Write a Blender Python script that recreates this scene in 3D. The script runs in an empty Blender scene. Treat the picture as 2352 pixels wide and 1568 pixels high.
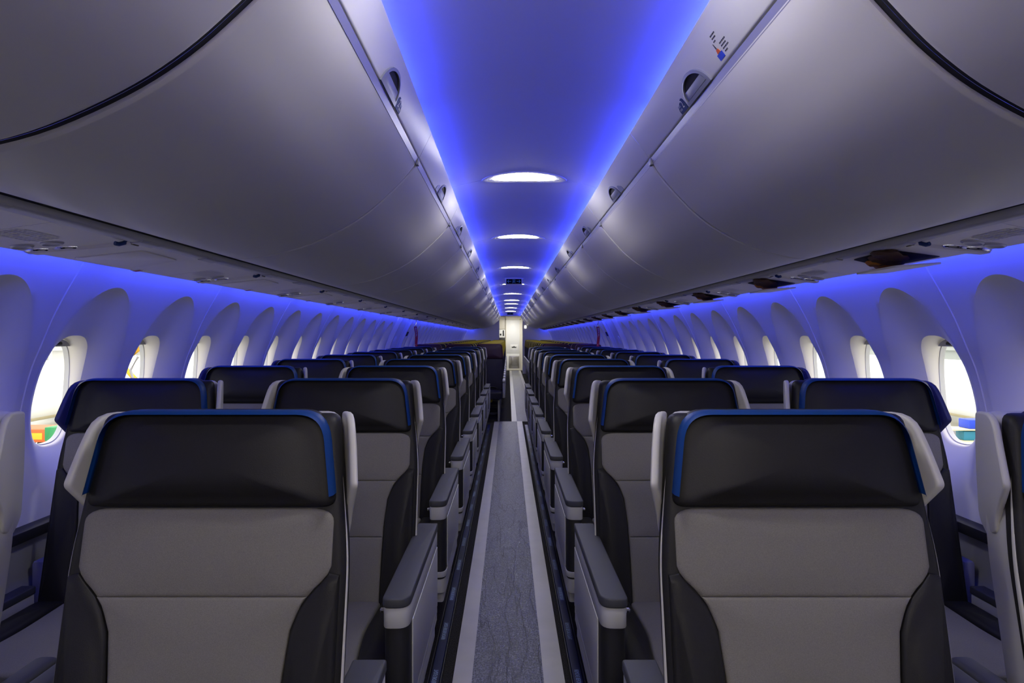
import bpy, bmesh, math, random
from mathutils import Vector, Matrix
random.seed(7)
PI = math.pi
sc = bpy.context.scene
C = sc.collection

# ------------------------------------------------------------------ camera, world, light, exposure
CAMZ = 1.32
cam_d = bpy.data.cameras.new('camera')
cam = bpy.data.objects.new('camera', cam_d)
C.objects.link(cam)
cam.location = (0, 0, CAMZ)
cam.rotation_euler = (PI / 2, 0, 0)
cam_d.sensor_width = 36
cam_d.lens = 1530 / 2352 * 36
cam_d.shift_x = 9 / 2352
cam_d.shift_y = -12 / 2352
cam_d.clip_start = 0.02
cam_d.clip_end = 300
sc.camera = cam

EXPOSURE = 0.0
WORLD = 3.2            # bright hangar outside
COVE = 27.0             # ceiling cove strips
SIDE = 16.5             # sidewall wash strips
DOME = 60.0             # ceiling dome lamps
sc.view_settings.view_transform = 'Standard'
sc.view_settings.look = 'None'
sc.view_settings.gamma = 1
sc.view_settings.exposure = EXPOSURE
sc.view_settings.use_curve_mapping = False

w = bpy.data.worlds.new('world')
sc.world = w
w.use_nodes = True
w.node_tree.nodes['Background'].inputs[0].default_value = (1.0, 0.97, 0.91, 1)
w.node_tree.nodes['Background'].inputs[1].default_value = WORLD
sc.cycles.sample_clamp_indirect = 4.0
sc.cycles.max_bounces = 8
sc.cycles.diffuse_bounces = 4
sc.cycles.glossy_bounces = 3
sc.cycles.caustics_reflective = False
sc.cycles.caustics_refractive = False


def lamp(name, loc, size, power, col, rot=(0, 0, 0), label=None):
    d = bpy.data.lights.new(name, 'AREA')
    d.shape = 'RECTANGLE'
    d.size, d.size_y = size
    d.energy = power
    d.color = col
    o = bpy.data.objects.new(name, d)
    C.objects.link(o)
    o.location = loc
    o.rotation_euler = rot
    return o


# lamps of the forward entry (behind the camera) and of the aft galley
lamp('entry_light', (0.08, -0.75, 2.02), (0.9, 0.5), 24.0, (1.0, 0.89, 0.74), (math.radians(38), 0, 0))
lamp('galley_light', (0.15, 24.75, 2.10), (0.6, 0.5), 30.0, (1.0, 0.98, 0.93))

# ------------------------------------------------------------------ materials
MATS = {}


def mat(name, col, rough=0.5, metal=0.0, emit=None, estr=0.0, bump=0.0, bscale=400.0, vary=0.0, vscale=60.0, spec=0.5, coat=0.0):
    if name in MATS:
        return MATS[name]
    m = bpy.data.materials.new(name)
    m.use_nodes = True
    nt = m.node_tree
    b = nt.nodes['Principled BSDF']
    b.inputs['Base Color'].default_value = (*col, 1)
    b.inputs['Roughness'].default_value = rough
    b.inputs['Metallic'].default_value = metal
    b.inputs['Specular IOR Level'].default_value = spec
    if emit:
        b.inputs['Emission Color'].default_value = (*emit, 1)
        b.inputs['Emission Strength'].default_value = estr
    tc = nt.nodes.new('ShaderNodeTexCoord')
    if bump > 0:
        n = nt.nodes.new('ShaderNodeTexNoise')
        n.inputs['Scale'].default_value = bscale
        n.inputs['Detail'].default_value = 2
        bp = nt.nodes.new('ShaderNodeBump')
        bp.inputs['Strength'].default_value = bump
        bp.inputs['Distance'].default_value = 0.002
        nt.links.new(tc.outputs['Object'], n.inputs['Vector'])
        nt.links.new(n.outputs['Fac'], bp.inputs['Height'])
        nt.links.new(bp.outputs['Normal'], b.inputs['Normal'])
    if vary > 0:
        n = nt.nodes.new('ShaderNodeTexNoise')
        n.inputs['Scale'].default_value = vscale
        n.inputs['Detail'].default_value = 3
        r = nt.nodes.new('ShaderNodeMapRange')
        r.inputs['From Min'].default_value = 0.3
        r.inputs['From Max'].default_value = 0.7
        r.inputs['To Min'].default_value = 1 - vary
        r.inputs['To Max'].default_value = 1 + vary
        mx = nt.nodes.new('ShaderNodeMix')
        mx.data_type = 'RGBA'
        mx.blend_type = 'MULTIPLY'
        mx.inputs[0].default_value = 1
        mx.inputs[6].default_value = (*col, 1)
        nt.links.new(tc.outputs['Object'], n.inputs['Vector'])
        nt.links.new(n.outputs['Fac'], r.inputs['Value'])
        nt.links.new(r.outputs['Result'], mx.inputs[7])
        nt.links.new(mx.outputs[2], b.inputs['Base Color'])
    MATS[name] = m
    return m


M_BIN = mat('bin_plastic', (0.62, 0.60, 0.57), 0.42, bump=0.06, bscale=900)
M_HEADER = mat('header_plastic', (0.66, 0.65, 0.65), 0.4, bump=0.05, bscale=900)
M_CEIL = mat('ceiling_plastic', (0.66, 0.66, 0.66), 0.55)
M_WALL = mat('wall_plastic', (0.74, 0.73, 0.71), 0.5)
M_CREAM = mat('reveal_cream', (0.80, 0.76, 0.68), 0.45)
M_SHADE = mat('shade_grey', (0.42, 0.42, 0.43), 0.5)
M_PSU = mat('service_plastic', (0.80, 0.76, 0.72), 0.5)
M_PSUD = mat('service_grey', (0.46, 0.45, 0.46), 0.45)
M_BLACK = mat('black_plastic', (0.012, 0.012, 0.014), 0.5)
M_GAP = mat('gap_black', (0.006, 0.006, 0.007), 0.8)
M_GASKET = mat('gasket_grey', (0.55, 0.55, 0.55), 0.5)
M_RAIL = mat('rail_metal', (0.26, 0.26, 0.30), 0.38, metal=0.35)
M_CHROME = mat('chrome', (0.8, 0.8, 0.82), 0.12, metal=1.0)
M_LATCH = mat('latch_grey', (0.22, 0.23, 0.28), 0.4)
M_PLACARD = mat('placard_blue', (0.010, 0.03, 0.13), 0.5, spec=0.15)
M_PLACGREY = mat('placard_grey', (0.26, 0.28, 0.36), 0.4)
M_WHITE = mat('white_print', (0.8, 0.8, 0.8), 0.5)
M_INK = mat('dark_print', (0.03, 0.03, 0.05), 0.6)
M_RED = mat('tag_red', (0.42, 0.012, 0.025), 0.5)
M_BLUE = mat('hook_blue', (0.01, 0.035, 0.16), 0.4)
M_ORANGE = mat('mask_orange', (0.55, 0.20, 0.02), 0.5)
M_BROWN = mat('mask_brown', (0.10, 0.05, 0.03), 0.6)
M_FAB = mat('seat_fabric_grey', (0.165, 0.157, 0.136), 0.85, bump=0.35, bscale=900, vary=0.10, vscale=500, spec=0.25)
M_LEA = mat('seat_leather_black', (0.011, 0.0105, 0.0105), 0.52, bump=0.12, bscale=500, vary=0.1, vscale=300, spec=0.22)
M_PIPE = mat('piping_blue', (0.003, 0.033, 0.15), 0.5, spec=0.25)
M_NAVYW = mat('wing_navy', (0.03, 0.034, 0.10), 0.45, spec=0.3)
M_WING = mat('shell_plastic_grey', (0.43, 0.42, 0.385), 0.45, bump=0.04, bscale=900)
M_PANEL = mat('panel_grey', (0.40, 0.40, 0.40), 0.5, bump=0.05, bscale=900)
M_PAD = mat('armpad_dark', (0.040, 0.042, 0.050), 0.6, bump=0.15, bscale=800)
M_LEG = mat('leg_metal', (0.28, 0.28, 0.30), 0.4, metal=0.5)
M_NAVY = mat('economy_navy', (0.008, 0.007, 0.020), 0.55, bump=0.1, bscale=400, spec=0.2)
M_YEL = mat('economy_yellow', (0.34, 0.27, 0.02), 0.6, spec=0.2)
M_PURP = mat('economy_purple', (0.075, 0.018, 0.05), 0.5)
M_PLUM = mat('economy_plum', (0.022, 0.008, 0.024), 0.55, spec=0.2)
M_CARPET = mat('carpet_dark', (0.020, 0.019, 0.020), 0.95, bump=1.0, bscale=260, vary=0.75, vscale=180, spec=0.1)
M_FILM = mat('film_white', (0.36, 0.35, 0.34), 0.35, vary=0.06, vscale=8)
M_STRIP = mat('strip_navy', (0.006, 0.010, 0.05), 0.3)
M_STRIPTXT = mat('strip_print', (0.32, 0.45, 0.72), 0.5)
M_GALLEY = mat('galley_cream', (0.72, 0.68, 0.58), 0.5)
M_GWHITE = mat('galley_white', (0.82, 0.82, 0.80), 0.45)
M_STEEL = mat('galley_steel', (0.5, 0.48, 0.44), 0.3, metal=0.8)
M_PART = mat('partition_grey', (0.62, 0.61, 0.60), 0.6)
M_DADO = mat('dado_grey', (0.30, 0.30, 0.31), 0.55)
M_SIGN = mat('sign_black', (0.003, 0.007, 0.009), 0.6, spec=0.05)
M_SIGNG = mat('sign_print', (0.05, 0.30, 0.42), 0.5)
M_LAMP = mat('lamp_lens', (0.9, 0.9, 0.9), 0.4, emit=(1.0, 0.97, 0.95), estr=DOME)
M_COVE = mat('cove_blue', (0.5, 0.5, 0.8), 0.5, emit=(0.024, 0.045, 1.0), estr=COVE)
M_SIDE = mat('side_blue', (0.5, 0.5, 0.8), 0.5, emit=(0.030, 0.055, 1.0), estr=SIDE)
M_SMALL = mat('small_lamp', (0.9, 0.9, 0.9), 0.4, emit=(1.0, 0.95, 0.85), estr=3.0)
M_AIRC = mat('aircraft_white', (0.85, 0.85, 0.83), 0.35)
M_BELLY = mat('aircraft_belly', (0.75, 0.66, 0.42), 0.4)
M_CONC = mat('hangar_concrete', (0.55, 0.55, 0.53), 0.6)
M_HWALL = mat('hangar_cladding', (0.34, 0.37, 0.36), 0.7)
M_GOR = mat('cart_orange', (0.75, 0.12, 0.02), 0.5)
M_GGR = mat('cart_green', (0.02, 0.25, 0.08), 0.5)
M_GYE = mat('lift_yellow', (0.80, 0.45, 0.02), 0.5)
M_GBL = mat('crate_blue', (0.01, 0.05, 0.55), 0.5)
M_GTE = mat('crate_teal', (0.02, 0.20, 0.32), 0.5)
M_TYRE = mat('tyre', (0.02, 0.02, 0.022), 0.8)


def make_glass():
    m = bpy.data.materials.new('window_pane')
    m.use_nodes = True
    nt = m.node_tree
    nt.nodes.remove(nt.nodes['Principled BSDF'])
    t = nt.nodes.new('ShaderNodeBsdfTransparent')
    t.inputs[0].default_value = (0.95, 0.96, 0.95, 1)
    g = nt.nodes.new('ShaderNodeBsdfGlossy')
    g.inputs['Roughness'].default_value = 0.03
    mx = nt.nodes.new('ShaderNodeMixShader')
    mx.inputs[0].default_value = 0.05
    nt.links.new(t.outputs[0], mx.inputs[1])
    nt.links.new(g.outputs[0], mx.inputs[2])
    nt.links.new(mx.outputs[0], nt.nodes['Material Output'].inputs[0])
    return m


M_GLASS = make_glass()


def make_runner():
    m = bpy.data.materials.new('runner_grey')
    m.use_nodes = True
    nt = m.node_tree
    b = nt.nodes['Principled BSDF']
    b.inputs['Roughness'].default_value = 0.32
    tc = nt.nodes.new('ShaderNodeTexCoord')

    def noise(scale, stretch, detail=3):
        mp = nt.nodes.new('ShaderNodeMapping')
        mp.inputs['Scale'].default_value = stretch
        n = nt.nodes.new('ShaderNodeTexNoise')
        n.inputs['Scale'].default_value = scale
        n.inputs['Detail'].default_value = detail
        nt.links.new(tc.outputs['Object'], mp.inputs['Vector'])
        nt.links.new(mp.outputs[0], n.inputs['Vector'])
        return n
    sp = noise(170, (1, 0.55, 1), 3)          # speckle
    rs = nt.nodes.new('ShaderNodeMapRange')
    rs.inputs['From Min'].default_value = 0.38
    rs.inputs['From Max'].default_value = 0.64
    rs.inputs['To Min'].default_value = 0.45
    rs.inputs['To Max'].default_value = 1.55
    nt.links.new(sp.outputs['Fac'], rs.inputs['Value'])
    wr = noise(7.5, (1, 0.13, 1), 4)          # creases run along the aisle: thin level line of a stretched noise
    a = nt.nodes.new('ShaderNodeMath')
    a.operation = 'SUBTRACT'
    a.inputs[1].default_value = 0.5
    nt.links.new(wr.outputs['Fac'], a.inputs[0])
    ab = nt.nodes.new('ShaderNodeMath')
    ab.operation = 'ABSOLUTE'
    nt.links.new(a.outputs[0], ab.inputs[0])
    rw = nt.nodes.new('ShaderNodeMapRange')
    rw.inputs['From Min'].default_value = 0.0
    rw.inputs['From Max'].default_value = 0.012
    rw.inputs['To Min'].default_value = 0.35
    rw.inputs['To Max'].default_value = 1.0
    nt.links.new(ab.outputs[0], rw.inputs['Value'])
    mu = nt.nodes.new('ShaderNodeMath')
    mu.operation = 'MULTIPLY'
    nt.links.new(rs.outputs[0], mu.inputs[0])
    nt.links.new(rw.outputs[0], mu.inputs[1])
    mx = nt.nodes.new('ShaderNodeMix')
    mx.data_type = 'RGBA'
    mx.blend_type = 'MULTIPLY'
    mx.inputs[0].default_value = 1
    mx.inputs[6].default_value = (0.150, 0.156, 0.200, 1)
    nt.links.new(mu.outputs[0], mx.inputs[7])
    nt.links.new(mx.outputs[2], b.inputs['Base Color'])
    bp = nt.nodes.new('ShaderNodeBump')
    bp.inputs['Strength'].default_value = 0.5
    bp.inputs['Distance'].default_value = 0.004
    nt.links.new(mu.outputs[0], bp.inputs['Height'])
    nt.links.new(bp.outputs['Normal'], b.inputs['Normal'])
    return m


M_RUN = make_runner()

# ------------------------------------------------------------------ mesh helpers


def tag(o, label=None, cat=None, group=None, kind=None):
    if label:
        o['label'] = label
    if cat:
        o['category'] = cat
    if group:
        o['group'] = group
    if kind:
        o['kind'] = kind
    return o


def obj(name, bm, m, parent=None, smooth=True, sharp=38, recalc=True, loc=None):
    if recalc:
        bmesh.ops.recalc_face_normals(bm, faces=bm.faces)
    me = bpy.data.meshes.new(name)
    bm.to_mesh(me)
    bm.free()
    for mm in (m if isinstance(m, (list, tuple)) else [m]):
        me.materials.append(mm)
    if smooth:
        for p in me.polygons:
            p.use_smooth = True
        me.set_sharp_from_angle(angle=math.radians(sharp))
    o = bpy.data.objects.new(name, me)
    C.objects.link(o)
    if parent:
        o.parent = parent
    if loc:
        o.location = loc
    return o


def empty(name, loc=(0, 0, 0)):
    o = bpy.data.objects.new(name, None)
    C.objects.link(o)
    o.location = loc
    o.empty_display_size = 0.1
    return o


KIDS = {}


def kids(o):
    return [c for c in C.objects if c.parent == o]


def tree(o):
    """(object, its subtree) as plain lists, read once and reused for many copies"""
    return (o, [tree(c) for c in kids(o)])


def copy_tree(t, parent=None):
    o, ch = t
    c = o.copy()
    C.objects.link(c)
    c.parent = parent
    for x in ch:
        copy_tree(x, c)
    return c


def nb():
    return bmesh.new()


def rbox(bm, x0, x1, y0, y1, z0, z1, r=0.0, seg=2, mi=0):
    t = bmesh.new()
    bmesh.ops.create_cube(t, size=1)
    for v in t.verts:
        v.co = Vector(((x0 + x1) / 2 + v.co.x * (x1 - x0), (y0 + y1) / 2 + v.co.y * (y1 - y0), (z0 + z1) / 2 + v.co.z * (z1 - z0)))
    if r > 0:
        bmesh.ops.bevel(t, geom=list(t.edges), offset=r, segments=seg, affect='EDGES', profile=0.5)
    merge(bm, t, mi=mi)
    return bm


def merge(bm, t, f=None, mi=None):
    mp = {}
    for v in t.verts:
        mp[v] = bm.verts.new(f(v.co) if f else v.co)
    for fc in t.faces:
        try:
            nf = bm.faces.new([mp[v] for v in fc.verts])
            nf.material_index = fc.material_index if mi is None else mi
            nf.smooth = fc.smooth
        except ValueError:
            pass
    t.free()


def rpoly(pts, n=5):
    """pts: (a, b, r) corners; a rounded polygon outline"""
    out = []
    N = len(pts)
    for i, (a, b, r) in enumerate(pts):
        p = Vector((a, b))
        p0 = Vector(pts[i - 1][:2])
        p1 = Vector(pts[(i + 1) % N][:2])
        if r <= 0:
            out.append((a, b))
            continue
        d0 = (p0 - p)
        d1 = (p1 - p)
        r0 = min(r, d0.length * 0.49)
        r1 = min(r, d1.length * 0.49)
        A = p + d0.normalized() * r0
        B = p + d1.normalized() * r1
        for k in range(n + 1):
            t = k / n
            q = A * (1 - t) ** 2 + p * 2 * t * (1 - t) + B * t * t
            out.append((q.x, q.y))
    return out


def dense(pts, step, closed=True):
    out = []
    N = len(pts)
    for i in range(N if closed else N - 1):
        a = Vector(pts[i])
        b = Vector(pts[(i + 1) % N])
        k = max(1, int(math.ceil((b - a).length / step)))
        for j in range(k):
            q = a.lerp(b, j / k)
            out.append(tuple(q))
    if not closed:
        out.append(tuple(pts[-1]))
    return out


def pillow(bm, outline, f, bulge=0.015, r=0.012, thick=0.03, center=None, mi=0, step=0.03, power=2.2):
    """cushion: rounded outline swelling to the front; f(a, b, c) -> xyz with c towards the front"""
    pts = dense(outline, step)
    if center is None:
        center = (sum(p[0] for p in pts) / len(pts), sum(p[1] for p in pts) / len(pts))
    ca, cb = center
    R = min(math.hypot(p[0] - ca, p[1] - cb) for p in pts)
    rings = []
    for s in (0.3, 0.55, 0.75, 0.88):
        rings.append((s * (1 - r / R), r + bulge * (1 - s ** power)))
    for k in range(0, 5):
        an = k * PI / 8
        rings.append((1 - (r / R) * (1 - math.sin(an)), r * math.cos(an)))
    rings.append((1.0, -thick))
    loops = []
    for s, c in rings:
        loops.append([bm.verts.new(f(ca + (p[0] - ca) * s, cb + (p[1] - cb) * s, c)) for p in pts])
    cv = bm.verts.new(f(ca, cb, r + bulge))
    n = len(pts)
    for i in range(n):
        bm.faces.new((cv, loops[0][i], loops[0][(i + 1) % n])).material_index = mi
    for a, b in zip(loops, loops[1:]):
        for i in range(n):
            bm.faces.new((a[i], b[i], b[(i + 1) % n], a[(i + 1) % n])).material_index = mi
    bm.faces.new(loops[-1]).material_index = mi


def prism(bm, outline, f, c0, c1, mi=0, bev=0.0, seg=2):
    """outline (a, b) extruded from c0 to c1 through f(a, b, c)"""
    t = bmesh.new()
    A = [t.verts.new((p[0], p[1], c0)) for p in outline]
    B = [t.verts.new((p[0], p[1], c1)) for p in outline]
    n = len(outline)
    t.faces.new(A[::-1])
    t.faces.new(B)
    for i in range(n):
        t.faces.new((A[i], A[(i + 1) % n], B[(i + 1) % n], B[i]))
    bmesh.ops.recalc_face_normals(t, faces=t.faces)
    if bev > 0:
        es = [e for e in t.edges if abs(e.verts[0].co.z - e.verts[1].co.z) < 1e-6]
        bmesh.ops.bevel(t, geom=es, offset=bev, segments=seg, affect='EDGES', profile=0.5, clamp_overlap=True)
    merge(bm, t, lambda v: Vector(f(v.x, v.y, v.z)), mi)


def grid(bm, us, vs, f, mi=0):
    V = [[bm.verts.new(f(u, v)) for v in vs] for u in us]
    for i in range(len(us) - 1):
        for j in range(len(vs) - 1):
            bm.faces.new((V[i][j], V[i + 1][j], V[i + 1][j + 1], V[i][j + 1])).material_index = mi
    return V


def tube(bm, pts, rad, n=8, mi=0):
    pts = [Vector(p) for p in pts]
    loops = []
    for i, p in enumerate(pts):
        d = (pts[min(i + 1, len(pts) - 1)] - pts[max(i - 1, 0)]).normalized()
        u = d.orthogonal().normalized() if abs(d.z) > 0.9 else d.cross(Vector((0, 0, 1))).normalized()
        v = d.cross(u)
        loops.append([bm.verts.new(p + (u * math.cos(k * 2 * PI / n) + v * math.sin(k * 2 * PI / n)) * rad) for k in range(n)])
    for a, b in zip(loops, loops[1:]):
        for i in range(n):
            bm.faces.new((a[i], a[(i + 1) % n], b[(i + 1) % n], b[i])).material_index = mi
    bm.faces.new(loops[0][::-1]).material_index = mi
    bm.faces.new(loops[-1]).material_index = mi


def lathe(bm, prof, f, n=20, mi=0):
    """prof (radius, height) turned; f(x, y, h) -> xyz"""
    loops = []
    for r, h in prof:
        loops.append([bm.verts.new(f(r * math.cos(k * 2 * PI / n), r * math.sin(k * 2 * PI / n), h)) for k in range(n)])
    for a, b in zip(loops, loops[1:]):
        for i in range(n):
            bm.faces.new((a[i], a[(i + 1) % n], b[(i + 1) % n], b[i])).material_index = mi
    bm.faces.new(loops[0][::-1]).material_index = mi
    bm.faces.new(loops[-1]).material_index = mi


def text_bm(bm, body, size, f, mi=0, align='CENTER', off=0.0):
    cu = bpy.data.curves.new('txt', 'FONT')
    cu.body = body
    cu.size = size
    cu.align_x = align
    cu.align_y = 'CENTER'
    cu.resolution_u = 3
    cu.offset = off
    o = bpy.data.objects.new('txt', cu)
    C.objects.link(o)
    bpy.context.view_layer.update()
    dg = bpy.context.evaluated_depsgraph_get()
    me = bpy.data.meshes.new_from_object(o.evaluated_get(dg))
    t = bmesh.new()
    t.from_mesh(me)
    bpy.data.objects.remove(o)
    bpy.data.curves.remove(cu)
    bpy.data.meshes.remove(me)
    merge(bm, t, lambda v: Vector(f(v.x, v.y)), mi)


def interp(tab, x):
    if x <= tab[0][0]:
        return tab[0][1]
    for (a, fa), (b, fb) in zip(tab, tab[1:]):
        if x <= b:
            return fa + (fb - fa) * (x - a) / (b - a)
    return tab[-1][1]


def catmull(P, n=6):
    out = []
    for i in range(len(P) - 1):
        p0 = Vector(P[max(i - 1, 0)])
        p1 = Vector(P[i])
        p2 = Vector(P[i + 1])
        p3 = Vector(P[min(i + 2, len(P) - 1)])
        for k in range(n):
            t = k / n
            out.append(tuple(0.5 * (2 * p1 + (p2 - p0) * t + (2 * p0 - 5 * p1 + 4 * p2 - p3) * t * t + (3 * p1 - p0 - 3 * p2 + p3) * t ** 3)))
    out.append(tuple(P[-1]))
    return out


NTH = 'first second third fourth fifth sixth seventh eighth ninth tenth eleventh twelfth thirteenth fourteenth fifteenth sixteenth seventeenth eighteenth nineteenth twentieth'.split()
TENS = {20: 'twenty', 30: 'thirty', 40: 'forty'}


def nth(i):                     # 0 -> first
    n = i + 1
    if n <= 20:
        return NTH[n - 1]
    t, u = n // 10 * 10, n % 10
    return TENS[t] + '-' + NTH[u - 1] if u else {30: 'thirtieth', 40: 'fortieth'}[n]


def seen(k, what):
    """ordinal among those in front of the viewpoint"""
    return what % nth(k) if k >= 0 else 'behind the viewpoint'


SIDES = (('left', -1), ('right', 1))
Y_FRONT, Y_AFT = -1.7, 23.552
XC = -0.015                     # middle of the fuselage

# ------------------------------------------------------------------ walls with window scallops
PROF = [(0.0, 1.52), (0.35, 1.575), (0.60, 1.605), (0.80, 1.615), (0.95, 1.614), (1.056, 1.605), (1.13, 1.590), (1.20, 1.571),
        (1.236, 1.558), (1.282, 1.538), (1.335, 1.516), (1.389, 1.492), (1.47, 1.449), (1.557, 1.398), (1.64, 1.355), (1.72, 1.33)]
_PS = catmull(PROF, 8)


def prof(z):
    return interp(_PS, z)


ZB, ZT = 0.66, 1.72
WP = 0.5335                     # window pitch
WZ = 1.115                      # window middle height


def win_pt(th, k=1.0):
    c, s = math.cos(th), math.sin(th)
    e = 2 / 2.7
    return (0.125 * k * math.copysign(abs(c) ** e, c), 0.208 * k * math.copysign(abs(s) ** e, s))


def scal_pt(th):
    c, s = math.cos(th), math.sin(th)
    if s >= 0:
        return (0.238 * c, 0.385 * s)
    return (0.238 * math.copysign(abs(c) ** 0.8, c), 0.40 * s)


def rect_pt(th):
    hx = WP / 2
    up, dn = ZT - WZ, WZ - ZB
    x, z = scal_pt(th)
    k = 1e9
    if abs(x) > 1e-6:
        k = min(k, hx / abs(x))
    if z > 1e-6:
        k = min(k, up / z)
    if z < -1e-6:
        k = min(k, dn / -z)
    return (x * k, z * k)


NTHETA = 96
TH = [(i + 0.5) * 2 * PI / NTHETA for i in range(NTHETA)]


def corner_fix(pts):
    hx = WP / 2
    for cx in (-hx, hx):
        for cz in (ZT - WZ, ZB - WZ):
            i = min(range(len(pts)), key=lambda j: (pts[j][0] - cx) ** 2 + (pts[j][1] - cz) ** 2)
            pts[i] = (cx, cz)
    return pts


DW = 0.070


def wall_cell(bm, sgn, yc):
    R = corner_fix([rect_pt(t) for t in TH])
    S = [scal_pt(t) for t in TH]
    W = [win_pt(t) for t in TH]
    rows = []
    for k in (1.0, 0.85, 0.7, 0.55, 0.4, 0.28, 0.16, 0.08, 0.0):
        rows.append([(S[i][0] + (R[i][0] - S[i][0]) * k, S[i][1] + (R[i][1] - S[i][1]) * k, 0.0) for i in range(NTHETA)])
    for t in (0.012, 0.04, 0.10, 0.2, 0.32, 0.45, 0.6, 0.75, 0.87, 0.95, 1.0):
        row = []
        for i in range(NTHETA):
            dn = max(0.0, -math.sin(TH[i]))
            up = max(0.0, math.sin(TH[i]))
            ex = 1.45 + 0.5 * dn ** 2 - 0.95 * up ** 3
            d = DW * t ** ex
            row.append((S[i][0] + (W[i][0] - S[i][0]) * t, S[i][1] + (W[i][1] - S[i][1]) * t, d))
        rows.append(row)
    V = []
    for row in rows:
        V.append([bm.verts.new((XC + sgn * (prof(WZ + z) + d), yc + y, WZ + z)) for y, z, d in row])
    for a, b in zip(V, V[1:]):
        for i in range(NTHETA):
            j = (i + 1) % NTHETA
            bm.faces.new((a[i], a[j], b[j], b[i]))


def window_meshes(sgn):
    """reveal, pane, shade of one window, around y = 0"""
    rev = nb()
    rows = []
    for k, d in ((1.0, DW), (0.982, DW + 0.004), (0.965, DW + 0.011), (0.952, DW + 0.022), (0.948, DW + 0.034)):
        rows.append([rev.verts.new((XC + sgn * (prof(WZ + win_pt(t, k)[1]) * 0.35 + 0.65 * prof(WZ) + d + (prof(WZ + win_pt(t, 1)[1]) - prof(WZ)) * 0.65 * max(0, 1 - (d - DW) / 0.03)), win_pt(t, k)[0], WZ + win_pt(t, k)[1])) for t in TH])
    for a, b in zip(rows, rows[1:]):
        for i in range(NTHETA):
            rev.faces.new((a[i], a[(i + 1) % NTHETA], b[(i + 1) % NTHETA], b[i])).material_index = 0
    gas = []
    for k, d in ((0.948, DW + 0.034), (0.930, DW + 0.035), (0.925, DW + 0.054)):
        gas.append([rev.verts.new((XC + sgn * (prof(WZ + win_pt(t, k)[1]) * 0.35 + 0.65 * prof(WZ) + d), win_pt(t, k)[0], WZ + win_pt(t, k)[1])) for t in TH])
    for a, b in zip(gas, gas[1:]):
        for i in range(NTHETA):
            rev.faces.new((a[i], a[(i + 1) % NTHETA], b[(i + 1) % NTHETA], b[i])).material_index = 1
    pane = nb()
    pv = [pane.verts.new((XC + sgn * (prof(WZ + win_pt(t, 0.935)[1]) * 0.35 + 0.65 * prof(WZ) + DW + 0.044), win_pt(t, 0.935)[0], WZ + win_pt(t, 0.935)[1])) for t in TH]
    pane.faces.new(pv)
    sh = nb()
    top = [t for t in TH if math.sin(t) > 0.80]
    a = [(win_pt(t, 0.935)[0], win_pt(t, 0.935)[1]) for t in top]
    prism(sh, a, lambda y, z, c: (XC + sgn * (0.35 * prof(WZ + z) + 0.65 * prof(WZ) + DW + 0.02 + c), y, WZ + z), 0.0, 0.006)
    hd = nb()
    zl = min(p[1] for p in a)
    hpts = rpoly([(-0.024, zl + 0.006, 0.005), (0.024, zl + 0.006, 0.005), (0.018, zl + 0.018, 0.006), (-0.018, zl + 0.018, 0.006)])
    prism(hd, hpts, lambda y, z, c: (XC + sgn * (0.35 * prof(WZ + z) + 0.65 * prof(WZ) + DW + 0.013 + c), y, WZ + z), 0.0, 0.012, bev=0.003)
    return rev, pane, sh, hd


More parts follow.
